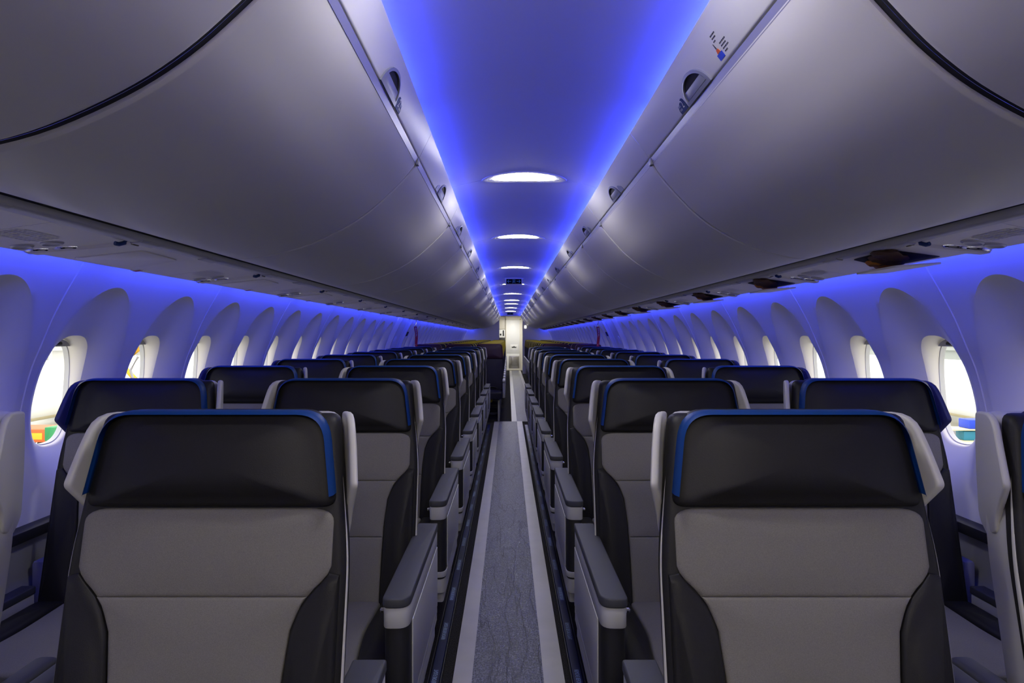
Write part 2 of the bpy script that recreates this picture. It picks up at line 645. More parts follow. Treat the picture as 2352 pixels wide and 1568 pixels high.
SEAM0, PANEL = 2.21, 1.067
EXIT_K = 6
win_n = 0
for side, sgn in SIDES:
    # wall panels, two windows each
    bm = nb()
    for i in (0, 1):
        wall_cell(bm, sgn, WP * (0.5 + i))
    bmesh.ops.remove_doubles(bm, verts=bm.verts, dist=0.0005)
    # bead along the panel joint
    zs = [ZB + (ZT - ZB) * i / 40 for i in range(41)]
    grid(bm, (-0.0035, -0.0015, 0.0015, 0.0035), zs, lambda u, z: (XC + sgn * (prof(z) - (0.004 if abs(u) < 0.002 else -0.002)), u, z))
    proto = None
    rev, pane, sh, hd = window_meshes(sgn)
    wproto = obj('window_proto', rev, [M_CREAM, M_GASKET])
    tag(wproto, kind='structure')
    obj('pane', pane, M_GLASS, wproto)
    shp = obj('shade', sh, M_SHADE, wproto)
    obj('handle', hd, M_BLACK, shp)
    wt = tree(wproto)
    firstw = True
    wall0 = None
    nw = 0
    for k in range(-4, 20):
        y0 = SEAM0 + PANEL * k
        if k == EXIT_K:
            continue
        if wall0 is None:
            o = wall0 = obj('wall_' + side, bm, M_WALL, sharp=30)
        else:
            o = wall0.copy()
            C.objects.link(o)
        o.location = (0, y0, 0)
        tag(o, 'white scalloped cabin sidewall panel, %s, %s side' % (seen(k + 1, '%s from the camera'), side), None, 'cabin sidewall panels', 'structure')
        for i in (0, 1):
            win_n += 1
            nw += 1
            if firstw:
                q = wproto
                firstw = False
            else:
                q = copy_tree(wt)
            q.name = 'window_%d' % win_n
            q.location = (0, y0 + WP * (0.5 + i), 0)
            tag(q, 'oval cabin window in a deep scallop, %s, %s side' % (seen(nw - 9, '%s from the camera'), side), None, 'cabin windows', 'structure')

    # lower wall, dado rail
    bm = nb()
    zz = [0, 0.1, 0.2, 0.35, 0.5, 0.6, 0.66]
    grid(bm, [Y_FRONT, 26.6], zz, lambda y, z: (XC + sgn * (prof(z) - 0.02), y, z))
    for k in range(-4, 28):
        y0 = SEAM0 - 0.1 + 0.99 * k * 0.9
        rbox(bm, XC + sgn * 1.535 - 0.02, XC + sgn * 1.535 + 0.02, y0 + 0.08, y0 + 0.78, 0.30, 0.58, 0.012, 2)
    tag(obj('baseboard_' + side, bm, M_DADO), 'grey lower wall panelling below the %s windows' % side, None, None, 'structure')
    bm = nb()
    rbox(bm, XC + sgn * 1.572 - 0.03, XC + sgn * 1.572 + 0.03, Y_FRONT, 26.6, 0.655, 0.692, 0.006)
    tag(obj('trim_%d' % (1 if sgn < 0 else 2), bm, M_BLACK), 'black ledge strip along the %s wall below the windows' % side, None, None, 'structure')

    # overwing exit
    y0 = SEAM0 + PANEL * EXIT_K
    ex = empty('door_%d' % (1 if sgn < 0 else 2), (0, y0, 0))
    tag(ex, 'overwing emergency exit hatch in the %s wall behind the grey seats' % side, None, None, 'structure')
    bm = nb()
    zs = [ZB + (ZT - ZB) * i / 40 for i in range(41)]
    hatch_y = [0, 0.05, 0.09, 0.10, 0.115, 0.13, 0.2, 0.30, 0.40, 0.66, 0.76, 0.86, 0.93, 0.945, 0.96, 0.97, 1.0, PANEL]

    def hd_(y):
        if 0.05 <= y <= 0.105 or 0.955 <= y <= 1.0:
            return -0.055
        if 0.11 <= y <= 0.955:
            return 0.012
        return 0.0
    grid(bm, hatch_y, zs, lambda y, z: (XC + sgn * (prof(z) + hd_(y)), y, z))
    obj('hatch_panel', bm, M_WALL, ex)
    bm = nb()
    for yy in (0.108, 0.952):
        grid(bm, (yy - 0.006, yy + 0.006), zs, lambda u, z: (XC + sgn * (prof(z) - 0.012), u, z))
    obj('seal', bm, M_GAP, ex)
    bm = nb()
    pts = [(win_pt(t, 1.0)[0], win_pt(t, 1.0)[1]) for t in TH]
    prism(bm, pts, lambda a, b, c: (XC + sgn * (prof(WZ + b) + 0.006 - c), 0.53 + a, WZ + b), 0, 0.01, bev=0.003)
    obj('blind', bm, M_WALL, ex)
    bm = nb()
    for zz_ in (1.30, 1.22):
        prism(bm, [(0.15, zz_), (0.185, zz_), (0.185, zz_ + 0.035), (0.15, zz_ + 0.035)], lambda a, b, c: (XC + sgn * (prof(b) + 0.008 - c), a, b), 0, 0.012)
    obj('latch', bm, M_GAP, ex)
    # placard on the wall beyond the hatch and streamer hanging from the service unit
    pm = M_GAP if sgn < 0 else M_BLUE
    bm = nb()
    prism(bm, [(0, 1.322), (0.30, 1.322), (0.30, 1.385), (0, 1.385)], lambda a, b, c: (XC + sgn * (prof(b) - 0.035 - c), a, b), 0, 0.004)
    pl = obj('placard', bm, pm, None)
    pl.location = (0, y0 + 0.98, 0)
    tag(pl, '%s placard behind the red streamer beside the %s overwing exit' % ('black' if sgn < 0 else 'blue', side), 'placard')
    bm = nb()
    X = XC + sgn * 1.285
    st = empty('streamer', (X, 9.4, 1.547))
    prism(bm, dense([(-0.02, -0.09), (0.02, -0.09), (0.025, -0.37), (-0.012, -0.37)], 0.05), lambda a, b, c: (a + 0.006 * math.sin(b * 22), c + 0.012 * math.sin(b * 14), b), 0, 0.003)
    obj('ribbon', bm, M_RED, st)
    bm = nb()
    tube(bm, [(0, 0, 0.0), (0.006, 0, -0.03), (-0.006, 0, -0.06), (0.0, 0, -0.095)], 0.007, 8)
    obj('clip', bm, M_CHROME, st)
    bm = nb()
    text_bm(bm, 'REMOVE BEFORE FLIGHT', 0.024, lambda u, v: (-v * 0.9 + 0.003 + 0.006 * math.sin((-0.23 - u * 0.95) * 22), -0.0025 + 0.012 * math.sin((-0.23 - u * 0.95) * 14), -0.23 - u * 0.95))
    obj('lettering', bm, M_WHITE, st, smooth=False)
    tag(st, 'red warning streamer hanging by the %s overwing exit' % side, 'streamer', 'warning streamers')

# ------------------------------------------------------------------ floor
bm = nb()
rbox(bm, -1.7, 1.7, Y_FRONT, 26.6, -0.06, 0.0)
tag(obj('floor', bm, M_CARPET), 'dark speckled cabin carpet', None, None, 'structure')


def slabs(name, m, x0, x1, y0, y1, z, label, cat='floor covering', group=None):
    b = nb()
    rbox(b, x0, x1, y0, y1, 0.0005, z)
    return tag(obj(name, b, m), label, cat, group)


YJ = 10.3
slabs('floor_runner', M_RUN, -0.139, 0.137, Y_FRONT + 0.05, YJ, 0.004, 'creased grey speckled protective runner along the aisle between the grey seats')
slabs('floor_tape', M_FILM, -0.212, -0.139, Y_FRONT + 0.05, YJ, 0.005, 'pale strip edging the near aisle runner on its left', 'floor tape', 'pale runner edgings')
slabs('floor_tape', M_FILM, 0.137, 0.217, Y_FRONT + 0.05, YJ, 0.005, 'pale strip edging the near aisle runner on its right', 'floor tape', 'pale runner edgings')
slabs('floor_runner', M_RUN, 0.135, 0.405, YJ, 25.6, 0.004, 'grey protective runner along the aft aisle up to the galley door')
slabs('floor_tape', M_FILM, 0.055, 0.135, YJ, 25.6, 0.005, 'pale strip edging the aft aisle runner on its left', 'floor tape', 'pale runner edgings')
slabs('floor_tape', M_FILM, 0.405, 0.48, YJ, 25.6, 0.005, 'pale strip edging the aft aisle runner on its right', 'floor tape', 'pale runner edgings')
for side, sgn in SIDES:
    xm = -0.281 if sgn < 0 else 0.268
    st = empty('floor_track_cover', (xm, 0, 0))
    bm = nb()
    rbox(bm, -0.019, 0.019, 0.6, 9.9, 0.0005, 0.007, 0.002, 1)
    obj('cover_strip', bm, M_STRIP, st)
    y = 1.25
    while y < 9.7:
        bm = nb()
        text_bm(bm, 'REMOVE BEFORE FLIGHT', 0.0245, lambda u, v, yy=y: (-v * (1.0 if sgn < 0 else -1.0), yy + u * 0.62 * (1 if sgn < 0 else -1), 0.0076))
        obj('lettering', bm, M_STRIPTXT, st, smooth=False)
        y += 0.43 if y < 6 else 0.5
    tag(st, 'navy seat track cover strip with pale blue lettering, %s of the aisle' % side, 'floor strip', 'navy floor track covers')
    for j, xx in enumerate((-0.024, 0.024)):
        bm = nb()
        rbox(bm, xm + xx - 0.003, xm + xx + 0.003, 0.6, 9.9, 0.0005, 0.011, 0.0015, 1)
        tag(obj('trim_%d' % (3 + j + (0 if sgn < 0 else 2)), bm, M_BLACK), 'dark track edging beside the navy strip', None, None, 'structure')

# ------------------------------------------------------------------ ceiling, coves
CX, RC, ZC = 0.08, 1.23, CAMZ + 0.79


def arch(x):
    return ZC - (RC - math.sqrt(RC * RC - (x - CX) ** 2))


LAMPS = [-0.95, 1.18, 3.3, 5.26, 7.6, 10.0, 12.3, 14.5, 16.1, 18.4, 20.9]
ce = [Y_FRONT] + LAMPS[1:] + [22.9]
xs = [-0.40 + (0.97) * i / 32 for i in range(33)]
for i, (a, b) in enumerate(zip(ce, ce[1:])):
    bm = nb()
    e = 0.004
    ys = [a + 0.0015, a + e] + [b - e, b - 0.0015]
    grid(bm, xs, ys, lambda x, y: (x, y, arch(x) + (0.004 if (y < a + 0.002 or y > b - 0.002) else 0)))
    tag(obj('ceiling', bm, M_CEIL), 'arched ceiling panel washed in blue light, ' + seen(i - 1, '%s from the camera'), None, 'arched ceiling panels', 'structure')
bm = nb()
for a in ce:
    grid(bm, xs, [a - 0.01, a + 0.01], lambda x, y: (x, y, arch(x) + 0.006))
tag(obj('ceiling_joint', bm, M_CEIL), 'joint backing between the arched ceiling panels', None, None, 'structure')
# unseen crown shell over everything, added to keep outside light out
bm = nb()
crown = [(-1.345 + XC, ZT - 0.01), (-1.32, 2.0), (-0.9, 2.22), (0, 2.32), (0.9, 2.22), (1.30, 2.0), (1.33 + XC, ZT - 0.01)]
grid(bm, crown, [Y_FRONT, 26.6], lambda p, y: (p[0], y, p[1]))
tag(obj('ceiling_crown', bm, M_PART), 'unseen fuselage crown added above the bins to block outside light', None, None, 'structure')

# bins ---------------------------------------------------------------
DOORN = [(0.0, 0.60), (0.055, 0.552), (0.136, 0.497), (0.26, 0.425), (0.41, 0.362), (0.62, 0.302), (0.84, 0.270), (0.95, 0.268), (1.0, 0.278)]
BINS = [-1.55, -0.27, 1.01, 2.29, 3.55, 4.42, 5.70, 6.97, 8.24, 9.45, 10.65]
while BINS[-1] < 23.0:
    BINS.append(BINS[-1] + 1.295)
SIDEG = {-1: dict(top=(-0.262, 0.70), rail=(-0.31, 0.60), bot=-0.97), 1: dict(top=(0.418, 0.70), rail=(0.49, 0.60), bot=1.065)}


def door_prof(sgn, n=5):
    g = SIDEG[sgn]
    P = [(g['rail'][0] + u * (g['bot'] - g['rail'][0]), z + CAMZ) for u, z in DOORN]
    return catmull(P, n)


def bin_unit(sgn, L, gs, ge):
    g = SIDEG[sgn]
    root = empty('overhead_bin')
    P = door_prof(sgn)
    # curved door
    bm = nb()
    N = len(P)
    nrm = []
    for i in range(N):
        d = Vector(P[min(i + 1, N - 1)]) - Vector(P[max(i - 1, 0)])
        n = Vector((d.y, -d.x)).normalized()
        if n.y > 0 and i > N // 2:
            n = -n
        if n.x * sgn > 0 and i <= N // 2:
            n = -n
        nrm.append(n)
    ys = [(gs, 0.012), (gs * 1.25, 0.003), (gs * 1.9, 0.0), (gs * 1.9 + 0.004, 0.0), (gs * 1.9 + 0.03, 0.0), (L / 2, 0), (L - ge * 1.9 - 0.03, 0.0), (L - ge * 1.9 - 0.004, 0.0), (L - ge * 1.9, 0.0), (L - ge * 1.25, 0.003), (L - ge, 0.012)]
    st_ = 3
    pts = [(P[i], nrm[i]) for i in range(1, N)]
    # turn the lip under at the foot
    grid(bm, pts, ys, lambda p, y: (p[0][0] - p[1].x * y[1], y[0], p[0][1] - p[1].y * y[1]))
    lp, ln = pts[-1]
    grid(bm, [0, 1, 2], [gs * 1.5, L - ge * 1.5], lambda t, y: (lp[0] + sgn * (0, 0.006, 0.006)[t], y, lp[1] + (0, 0.008, 0.035)[t]))
    obj('door', bm, M_BIN, root, recalc=True)
    # pale gasket behind the joint; coloured black for shade at the wide one
    for e, g_ in (((0.0005, gs * 2), gs), ((L - ge * 2, L - 0.0005), ge)):
        bm = nb()
        grid(bm, pts, e, lambda p, y: (p[0][0] - p[1].x * 0.007, y, p[0][1] - p[1].y * 0.008))
        obj('gasket', bm, M_GAP if g_ > 0.008 else M_GASKET, root)
    # header above the rail
    bm = nb()
    (tx, tz), (rx, rz) = g['top'], g['rail']
    rx2, rz2 = rx - sgn * 0.004, rz + 0.012
    out = rpoly([(tx, tz + CAMZ, 0.004), (rx2, rz2 + CAMZ, 0.006), (rx2 + sgn * 0.014, rz2 + CAMZ + 0.002, 0), (tx + sgn * 0.014, tz + CAMZ - 0.012, 0), (tx + sgn * 0.012, tz + CAMZ, 0)], 3)
    prism(bm, out, lambda a, b, c: (a, c, b), 0.0015, L - 0.0015)
    # ledge that carries the cove strip and closes the top
    lx0, lx1 = tx + sgn * 0.036, tx + sgn * 0.17
    rbox(bm, min(lx0, lx1), max(lx0, lx1), 0.0, L, CAMZ + 0.655, CAMZ + 0.662)
    obj('header', bm, M_HEADER, root)
    # metal rail between header and door
    bm = nb()
    out = rpoly([(rx2 + sgn * 0.003, rz2 + CAMZ, 0), (P[1][0] - sgn * 0.001, P[1][1] - 0.000, 0), (P[1][0] + sgn * 0.014, P[1][1], 0), (rx2 + sgn * 0.016, rz2 + CAMZ, 0)])
    ox, oz = P[1][0], P[1][1]
    out = [(rx2 + sgn * 0.002, rz2 + CAMZ - 0.003), (rx + sgn * 0.006, rz + CAMZ - 0.010), (rx + sgn * 0.03, rz + CAMZ - 0.010), (rx2 + sgn * 0.02, rz2 + CAMZ - 0.003)]
    prism(bm, out, lambda a, b, c: (a, c, b), 0.012, L - 0.012)
    rl = obj('rail', bm, M_RAIL, root)
    for e in (0.007, L - 0.007):
        bm = nb()
        rbox(bm, rx - 0.006 + sgn * 0.002, rx + 0.006 + sgn * 0.002, e - 0.0065, e + 0.0065, CAMZ + rz - 0.014, CAMZ + rz + 0.012, 0.003)
        obj('end_cap', bm, M_LATCH, rl)
    # D-shaped latch on the header
    hd = Vector((rx2 - tx, 0, rz2 - tz))
    hn = Vector((-sgn * abs(hd.z), 0, -abs(hd.x))).normalized()
    up = -hd.normalized()
    yc = L / 2 + 0.03

    def onh(a, b, c):        # a along y, b up the header from the rail, c out of it
        base = Vector((rx2, yc + a, rz2 + CAMZ)) + up * b + hn * c
        return (base.x, base.y, base.z)
    D = [(0.095 * math.cos(t), 0.062 * math.sin(t)) for t in [PI * i / 20 for i in range(21)]]
    D2 = [(0.080 * math.cos(t), 0.010 + 0.044 * math.sin(t)) for t in [PI * i / 20 for i in range(21)]]
    bm = nb()
    # bezel ring
    t = bmesh.new()
    for lst, c in ((D, 0.0), (D, 0.005), (D2, 0.006), (D2, 0.0005)):
        pass
    loops = [[bm.verts.new(onh(p[0], p[1], c)) for p in lst] for lst, c in ((D, 0.0), (D, 0.0045), (D2, 0.006), (D2, 0.0008))]
    n = len(D)
    for A_, B_ in zip(loops, loops[1:]):
        for i in range(n):
            bm.faces.new((A_[i], A_[(i + 1) % n], B_[(i + 1) % n], B_[i]))
    t.free()
    la = obj('latch', bm, M_LATCH, root)
    bm = nb()
    prism(bm, D2, onh, 0.0002, 0.0012)
    obj('recess', bm, M_GAP, la)
    fl = [p for p in D2 if p[1] < 0.040] + []
    flap = [(-0.078, 0.011), (0.078, 0.011), (0.066, 0.032), (-0.066, 0.032)]
    bm = nb()
    prism(bm, rpoly([(a, b, 0.004) for a, b in flap], 3), onh, 0.0012, 0.004, bev=0.001)
    obj('flap', bm, M_LATCH, la)
    return root, onh, yc


bin_cache = {}
for side, sgn in SIDES:
    for i, (a, b) in enumerate(zip(BINS, BINS[1:])):
        L = b - a
        gs, ge = (0.011 if i == 2 else 0.006), (0.011 if i == 1 else 0.006)
        key = (sgn, round(L, 3), gs, ge)
        if key not in bin_cache:
            r, onh, yc = bin_unit(sgn, L, gs, ge)
            bin_cache[key] = (tree(r), onh)
            o = r
        else:
            o = copy_tree(bin_cache[key][0])
        onh = bin_cache[key][1]
        o.location = (0, a, 0)
        tag(o, 'grey curved overhead bin above the %s seats, %s' % (side, seen(i - 1, '%s from the camera')), 'overhead bin', 'overhead bins along the ceiling')
        # placards beside the latch
        if a > 12 or i == 0:
            continue
        fore = -0.135 if i != 2 else 0.135
        bm = nb()
        s_ = 1 if fore > 0 else -1
        pts = rpoly([(fore - 0.03, 0.003, 0.002), (fore + 0.03, 0.003, 0.002), (fore + 0.03, 0.020 if s_ > 0 else 0.040, 0.018), (fore - 0.03, 0.040 if s_ > 0 else 0.020, 0.018)], 4)
        prism(bm, pts, onh, 0.0003, 0.0018)
        pl = obj('placard', bm, M_PLACARD if i == 2 else M_PLACGREY, None)
        pl.location = (0, a, 0)
        tag(pl, '%s row placard beside the latch of the %s %s overhead bin' % ('blue' if i == 2 else 'grey', nth(max(i - 1, 0)), side), 'placard', 'row placards on the bins')
        if i == 2:
            bm = nb()
            text_bm(bm, '2', 0.030, lambda u, v: onh(fore - 0.012 + u * (1 if sgn > 0 else 1) * -sgn * 1.0, 0.021 + v, 0.0024))
            for k in range(3):
                for j in range(2):
                    q = (fore + 0.006 + k * 0.007, 0.010 + j * 0.010)
                    prism(bm, [(q[0], q[1]), (q[0] + 0.004, q[1]), (q[0] + 0.004, q[1] + 0.006), (q[0], q[1] + 0.006)], onh, 0.0018, 0.0022, mi=1)
            obj('number', bm, [M_WHITE, M_PLACGREY], pl, smooth=False)
        if i == 2 and sgn > 0:
            bm = nb()
            for (y_, b_, w_) in ((-0.150, 0.062, 0.028), (-0.150, 0.055, 0.022), (-0.148, 0.048, 0.012), (-0.165, 0.036, 0.034), (-0.165, 0.029, 0.028), (-0.165, 0.022, 0.032), (-0.165, 0.015, 0.016)):
                q = 0.0
                while q < w_ - 0.002:        # words too small to read
                    e = min(w_, q + (0.0075 if int(q * 1000) % 2 else 0.005))
                    prism(bm, [(y_ - e, b_), (y_ - q, b_), (y_ - q, b_ + 0.0028), (y_ - e, b_ + 0.0028)], onh, 0.0002, 0.0006)
                    q = e + 0.0016
            lab = obj('label_print', bm, M_INK, None, smooth=False)
            lab.location = (0, a - 0.055, 0)
            tag(lab, 'small printed loading notice on the right bin header ahead of the latch', 'label')
            bm = nb()
            prism(bm, [(-0.155, 0.010), (-0.125, 0.010), (-0.125, 0.024), (-0.155, 0.024)], onh, 0.0002, 0.0009)
            obj('blue_mark', bm, M_GBL, lab, smooth=False)
            bm = nb()
            prism(bm, [(-0.150, 0.025), (-0.132, 0.025), (-0.136, 0.034), (-0.146, 0.034)], onh, 0.0002, 0.0009)
            obj('orange_mark', bm, M_GOR, lab, smooth=False)
            bm = nb()
            prism(bm, [(-0.143, 0.035), (-0.138, 0.035), (-0.139, 0.048), (-0.141, 0.048)], onh, 0.0002, 0.0009)
            obj('figure_mark', bm, M_INK, lab, smooth=False)

    # blue cove strips on the bin ledges
    g = SIDEG[sgn]
    lx = g['top'][0] + sgn * 0.075
    y = 2.09 - 1.067 * 3
    first = None
    i = 0
    while y < 22.8:
        if first is None:
            bm = nb()
            rbox(bm, lx - 0.012, lx + 0.012, 0.035, 1.067 - 0.035, CAMZ + 0.662, CAMZ + 0.697)
            first = o = obj('cove_light', bm, M_COVE)
        else:
            o = first.copy()
            C.objects.link(o)
        o.location = (0, y, 0)
        tag(o, 'blue light strip on top of the %s bins, %s' % (side, seen(i - 2, '%s from the camera')), 'light', 'blue cove lights above the bins')
        y += 1.067
        i += 1

# black strips set in the gaps beside the bins, standing for their shade
for side, sgn in SIDES:
    bm = nb()
    g = SIDEG[sgn]
    bx = g['bot']
    rbox(bm, min(bx + sgn * 0.009, bx + sgn * 0.045), max(bx + sgn * 0.009, bx + sgn * 0.045), Y_FRONT, Y_AFT, CAMZ + 0.283, CAMZ + 0.32)
    tag(obj('trim_%d' % (11 if sgn < 0 else 12), bm, M_GAP), 'black strip standing for the shadow gap between the %s bins and the service units' % side, None, None, 'structure')

# ceiling dome lamps
bm = nb()
n = 40


def lamp_ring(kx, ky, dz):
    return [bm.verts.new((CX + kx * math.cos(t), ky * math.sin(t), arch(CX + kx * math.cos(t)) + dz)) for t in [2 * PI * i / n for i in range(n)]]


root = empty('ceiling_lamp')
rings = [lamp_ring(0.212, 0.115, 0.001), lamp_ring(0.209, 0.112, -0.003), lamp_ring(0.200, 0.105, -0.004), lamp_ring(0.160, 0.072, 0.004), lamp_ring(0.158, 0.070, 0.010)]
for A_, B_ in zip(rings, rings[1:]):
    for i in range(n):
        bm.faces.new((A_[i], A_[(i + 1) % n], B_[(i + 1) % n], B_[i]))
obj('bezel', bm, M_CEIL, root)
bm = nb()
rings = [lamp_ring(0.161, 0.073, 0.003), lamp_ring(0.155, 0.069, -0.003), lamp_ring(0.11, 0.048, -0.007), lamp_ring(0.05, 0.02, -0.009)]
for A_, B_ in zip(rings, rings[1:]):
    for i in range(n):
        bm.faces.new((A_[i], A_[(i + 1) % n], B_[(i + 1) % n], B_[i]))
bm.faces.new(rings[-1])
obj('lens', bm, M_LAMP, root)
lt = tree(root)
for i, y in enumerate(LAMPS):
    o = root if i == 0 else copy_tree(lt)
    o.location = (0, y, 0)
    tag(o, 'lens-shaped white ceiling lamp over the aisle, ' + seen(i - 2, '%s from the camera'), 'ceiling lamp', 'white ceiling lamps over the aisle')


def exit_sign(y, xc, zc, label, k=1.0):
    root = empty('exit_sign', (xc, y, zc))
    bm = nb()
    prism(bm, rpoly([(-0.15 * k, 0.048, 0.006), (-0.12 * k, 0.040, 0), (-0.115 * k, -0.04, 0.008), (0.115 * k, -0.04, 0.008), (0.12 * k, 0.040, 0), (0.15 * k, 0.048, 0.006), (0.13 * k, 0.056, 0), (-0.13 * k, 0.056, 0)], 3), lambda a, b, c: (a, c, b), 0.0, 0.05)
    obj('housing', bm, M_CEIL, root)
    bm = nb()
    prism(bm, rpoly([(-0.102 * k, -0.034, 0.006), (0.102 * k, -0.034, 0.006), (0.102 * k, 0.032, 0.006), (-0.102 * k, 0.032, 0.006)]), lambda a, b, c: (a, c, b), -0.006, 0.0)
    f = obj('face', bm, M_SIGN, root)
    bm = nb()

    def flat(pts):
        prism(bm, [(p[0] * k, p[1]) for p in pts], lambda a, b, c: (a, c, b), -0.0075, -0.006)
    for s in (-1, 1):
        flat([(s * 0.038, -0.003), (s * 0.080, -0.003), (s * 0.080, 0.003), (s * 0.038, 0.003)])
        flat([(s * 0.090, 0.0), (s * 0.072, 0.019), (s * 0.065, 0.019), (s * 0.081, 0.0)])
        flat([(s * 0.090, 0.0), (s * 0.072, -0.019), (s * 0.065, -0.019), (s * 0.081, 0.0)])
    # door outline with a running figure
    for r in ((-0.018, -0.026, -0.015, 0.026), (0.015, -0.026, 0.018, 0.026), (-0.018, 0.023, 0.018, 0.026)):
        flat([(r[0], r[1]), (r[2], r[1]), (r[2], r[3]), (r[0], r[3])])
    flat([(0.001 + 0.0045 * math.cos(t * PI / 4), 0.016 + 0.0045 * math.sin(t * PI / 4)) for t in range(8)])
    flat([(-0.004, 0.010), (0.004, 0.010), (0.002, -0.006), (-0.005, -0.006)])
    flat([(-0.005, -0.006), (0.0, -0.006), (-0.009, -0.023), (-0.013, -0.021)])
    flat([(-0.002, -0.006), (0.003, -0.005), (0.011, -0.013), (0.008, -0.017)])
    flat([(0.003, 0.009), (0.012, 0.002), (0.010, -0.001), (0.002, 0.005)])
    flat([(-0.004, 0.009), (-0.012, 0.001), (-0.010, -0.002), (-0.002, 0.005)])
    obj('pictogram', bm, M_SIGNG, f, smooth=False)
    tag(root, label, 'exit sign', 'exit signs')


exit_sign(8.95, 0.078, CAMZ + 0.737, 'dark exit sign with two arrows hanging between the third and fourth lit ceiling lamps')
exit_sign(22.3, 0.07, CAMZ + 0.755, 'small dark exit sign at the far end of the ceiling by the galley')

# ------------------------------------------------------------------ passenger service units
def service_unit(sgn, opened):
    root = empty('service_unit')
    bx = SIDEG[sgn]['bot']
    ex, ez = (-1.31, 0.2275) if sgn < 0 else (1.295, 0.2314)
    L = 0.99
    W = abs(ex - bx)

    ur = 0.0425 / W
    us = ur + 0.12

    def P(u, y, c=0.0):      # u 0..1 from the bin to the window edge, c down out of the panel
        x = bx + (ex - bx) * u
        z = CAMZ + 0.276 + (ez - 0.276) * u
        return (x, y, z - c)
    bm = nb()
    out = rpoly([(us, 0.0, 0), (0.985, 0.0, 0.006), (1.0, -0.004, 0.004), (1.0, -0.030, 0), (us, -0.030, 0)], 3)
    prism(bm, out, lambda a, b, c: P(a, c, b), 0.002, L - 0.002)
    obj('panel', bm, M_PSU, root)
    bm = nb()
    out = rpoly([(ur, 0.002, 0.01), (ur + 0.025, 0.005, 0.01), (us - 0.01, 0.004, 0.012), (us - 0.005, -0.02, 0), (ur, -0.02, 0)], 3)
    prism(bm, out, lambda a, b, c: P(a, c, b), 0.0, L)
    for yy in (0.31, 0.99 * 0.72):
        prism(bm, rpoly([(ur + 0.003, 0.005, 0.01), (ur + 0.025, 0.008, 0.01), (us - 0.01, 0.007, 0.012), (us - 0.01, 0, 0), (ur + 0.003, 0, 0)], 3), lambda a, b, c: P(a, c, b), yy, yy + 0.10)
    obj('duct_rail', bm, M_PSUD, root)
    # curved cross bar
    bm = nb()
    grid(bm, [us + 0.7 * i / 14 for i in range(15)], (-0.028, -0.018, 0.018, 0.028), lambda u, v: P(u, 0.34 - 0.12 * (u - us) ** 1.5 + v, 0.008 if abs(v) < 0.02 else -0.001))
    obj('cross_bar', bm, M_PSU, root)
    # speaker grille
    bm = nb()
    for i in range(11):
        for j in range(7):
            u = 0.50 + 0.036 * j + 0.0
            yy = 0.02 + 0.014 * i
            if (abs(i - 5) / 6) ** 2 + (abs(j - 3) / 3.8) ** 2 < 1.15:
                c0 = P(u, yy, 0.0006)
                d = 0.0042
                bm.faces.new([bm.verts.new((c0[0] + d * math.cos(k * PI / 3), c0[1] + d * math.sin(k * PI / 3), c0[2] - 0.0006)) for k in range(6)])
    obj('speaker_grille', bm, M_PSUD, root)
    # air vents, reading lights
    for (u, yy, r, kind) in ((0.66, 0.205, 0.024, 'air_vent'), (0.86, 0.190, 0.024, 'air_vent'), (0.72, 0.295, 0.032, 'reading_light'), (0.90, 0.270, 0.030, 'reading_light')):
        bm = nb()
        lathe(bm, [(r * 1.12, -0.002), (r * 1.10, 0.002), (r * 0.90, 0.005), (r * 0.74, 0.002), (r * 0.4, 0.001)], lambda x, y, h: P(u + x / W, yy + y, h), 20)
        pp = obj(kind, bm, M_PSUD if kind == 'air_vent' else M_CHROME, root)
        if kind == 'reading_light':
            bm = nb()
            lathe(bm, [(r * 0.72, 0.002), (r * 0.6, 0.003), (r * 0.2, 0.0035)], lambda x, y, h: P(u + x / W, yy + y, h), 16)
            obj('lens', bm, M_BLACK, pp)
    # coat hook
    bm = nb()
    tube(bm, [P(us + 0.01, 0.30, -0.002), P(us + 0.013, 0.297, 0.006), P(us + 0.03, 0.280, 0.011), P(us + 0.045, 0.270, 0.009)], 0.006, 8)
    hk = obj('coat_hook', bm, M_BLUE, root)
    # oxygen mask door
    dpts = rpoly([(0.37, 0.46, 0.03), (0.92, 0.42, 0.03), (0.92, 0.72, 0.03), (0.40, 0.70, 0.04)], 4)
    if not opened:
        bm = nb()
        prism(bm, [(a, b) for a, b in dpts], lambda a, b, c: P(a, b, c), -0.004, 0.0)
        obj('door_joint', bm, M_PSUD, root)
        bm = nb()
        prism(bm, [(0.61 + (a - 0.61) * 0.988, 0.575 + (b - 0.575) * 0.985) for a, b in dpts], lambda a, b, c: P(a, b, c), -0.003, 0.0035, bev=0.001)
        obj('mask_door', bm, M_PSU, root)
    else:
        bm = nb()
        prism(bm, dpts, lambda a, b, c: P(a, b, c), 0.0004, 0.0012)
        obj('mask_bay', bm, M_GAP, root)
        bm = nb()
        prism(bm, dpts, lambda a, b, c: P(a * 0.95 + 0.06, b, 0.012 + 0.034 * (0.98 - a) / 0.62 + c), 0.0, 0.006, bev=0.001)
        obj('mask_door', bm, M_PSU, root)
        rnd = random.Random(5)
        for kx, mm in ((0.45, M_BROWN), (0.58, M_BROWN), (0.72, M_ORANGE)):
            bm = nb()
            yy = 0.50 + 0.07 * (kx - 0.45) / 0.13
            lathe(bm, [(0.012, -0.002), (0.030, 0.0), (0.036, 0.010), (0.030, 0.017), (0.010, 0.019)], lambda x, y, h: P(kx + x * 1.5 / W, yy + y * 1.6 + 0.01 * math.sin(x * 90), h + 0.003 * math.sin(x * 200)), 14)
            obj('oxygen_mask', bm, mm, root)
    # red tag at the edge
    bm = nb()
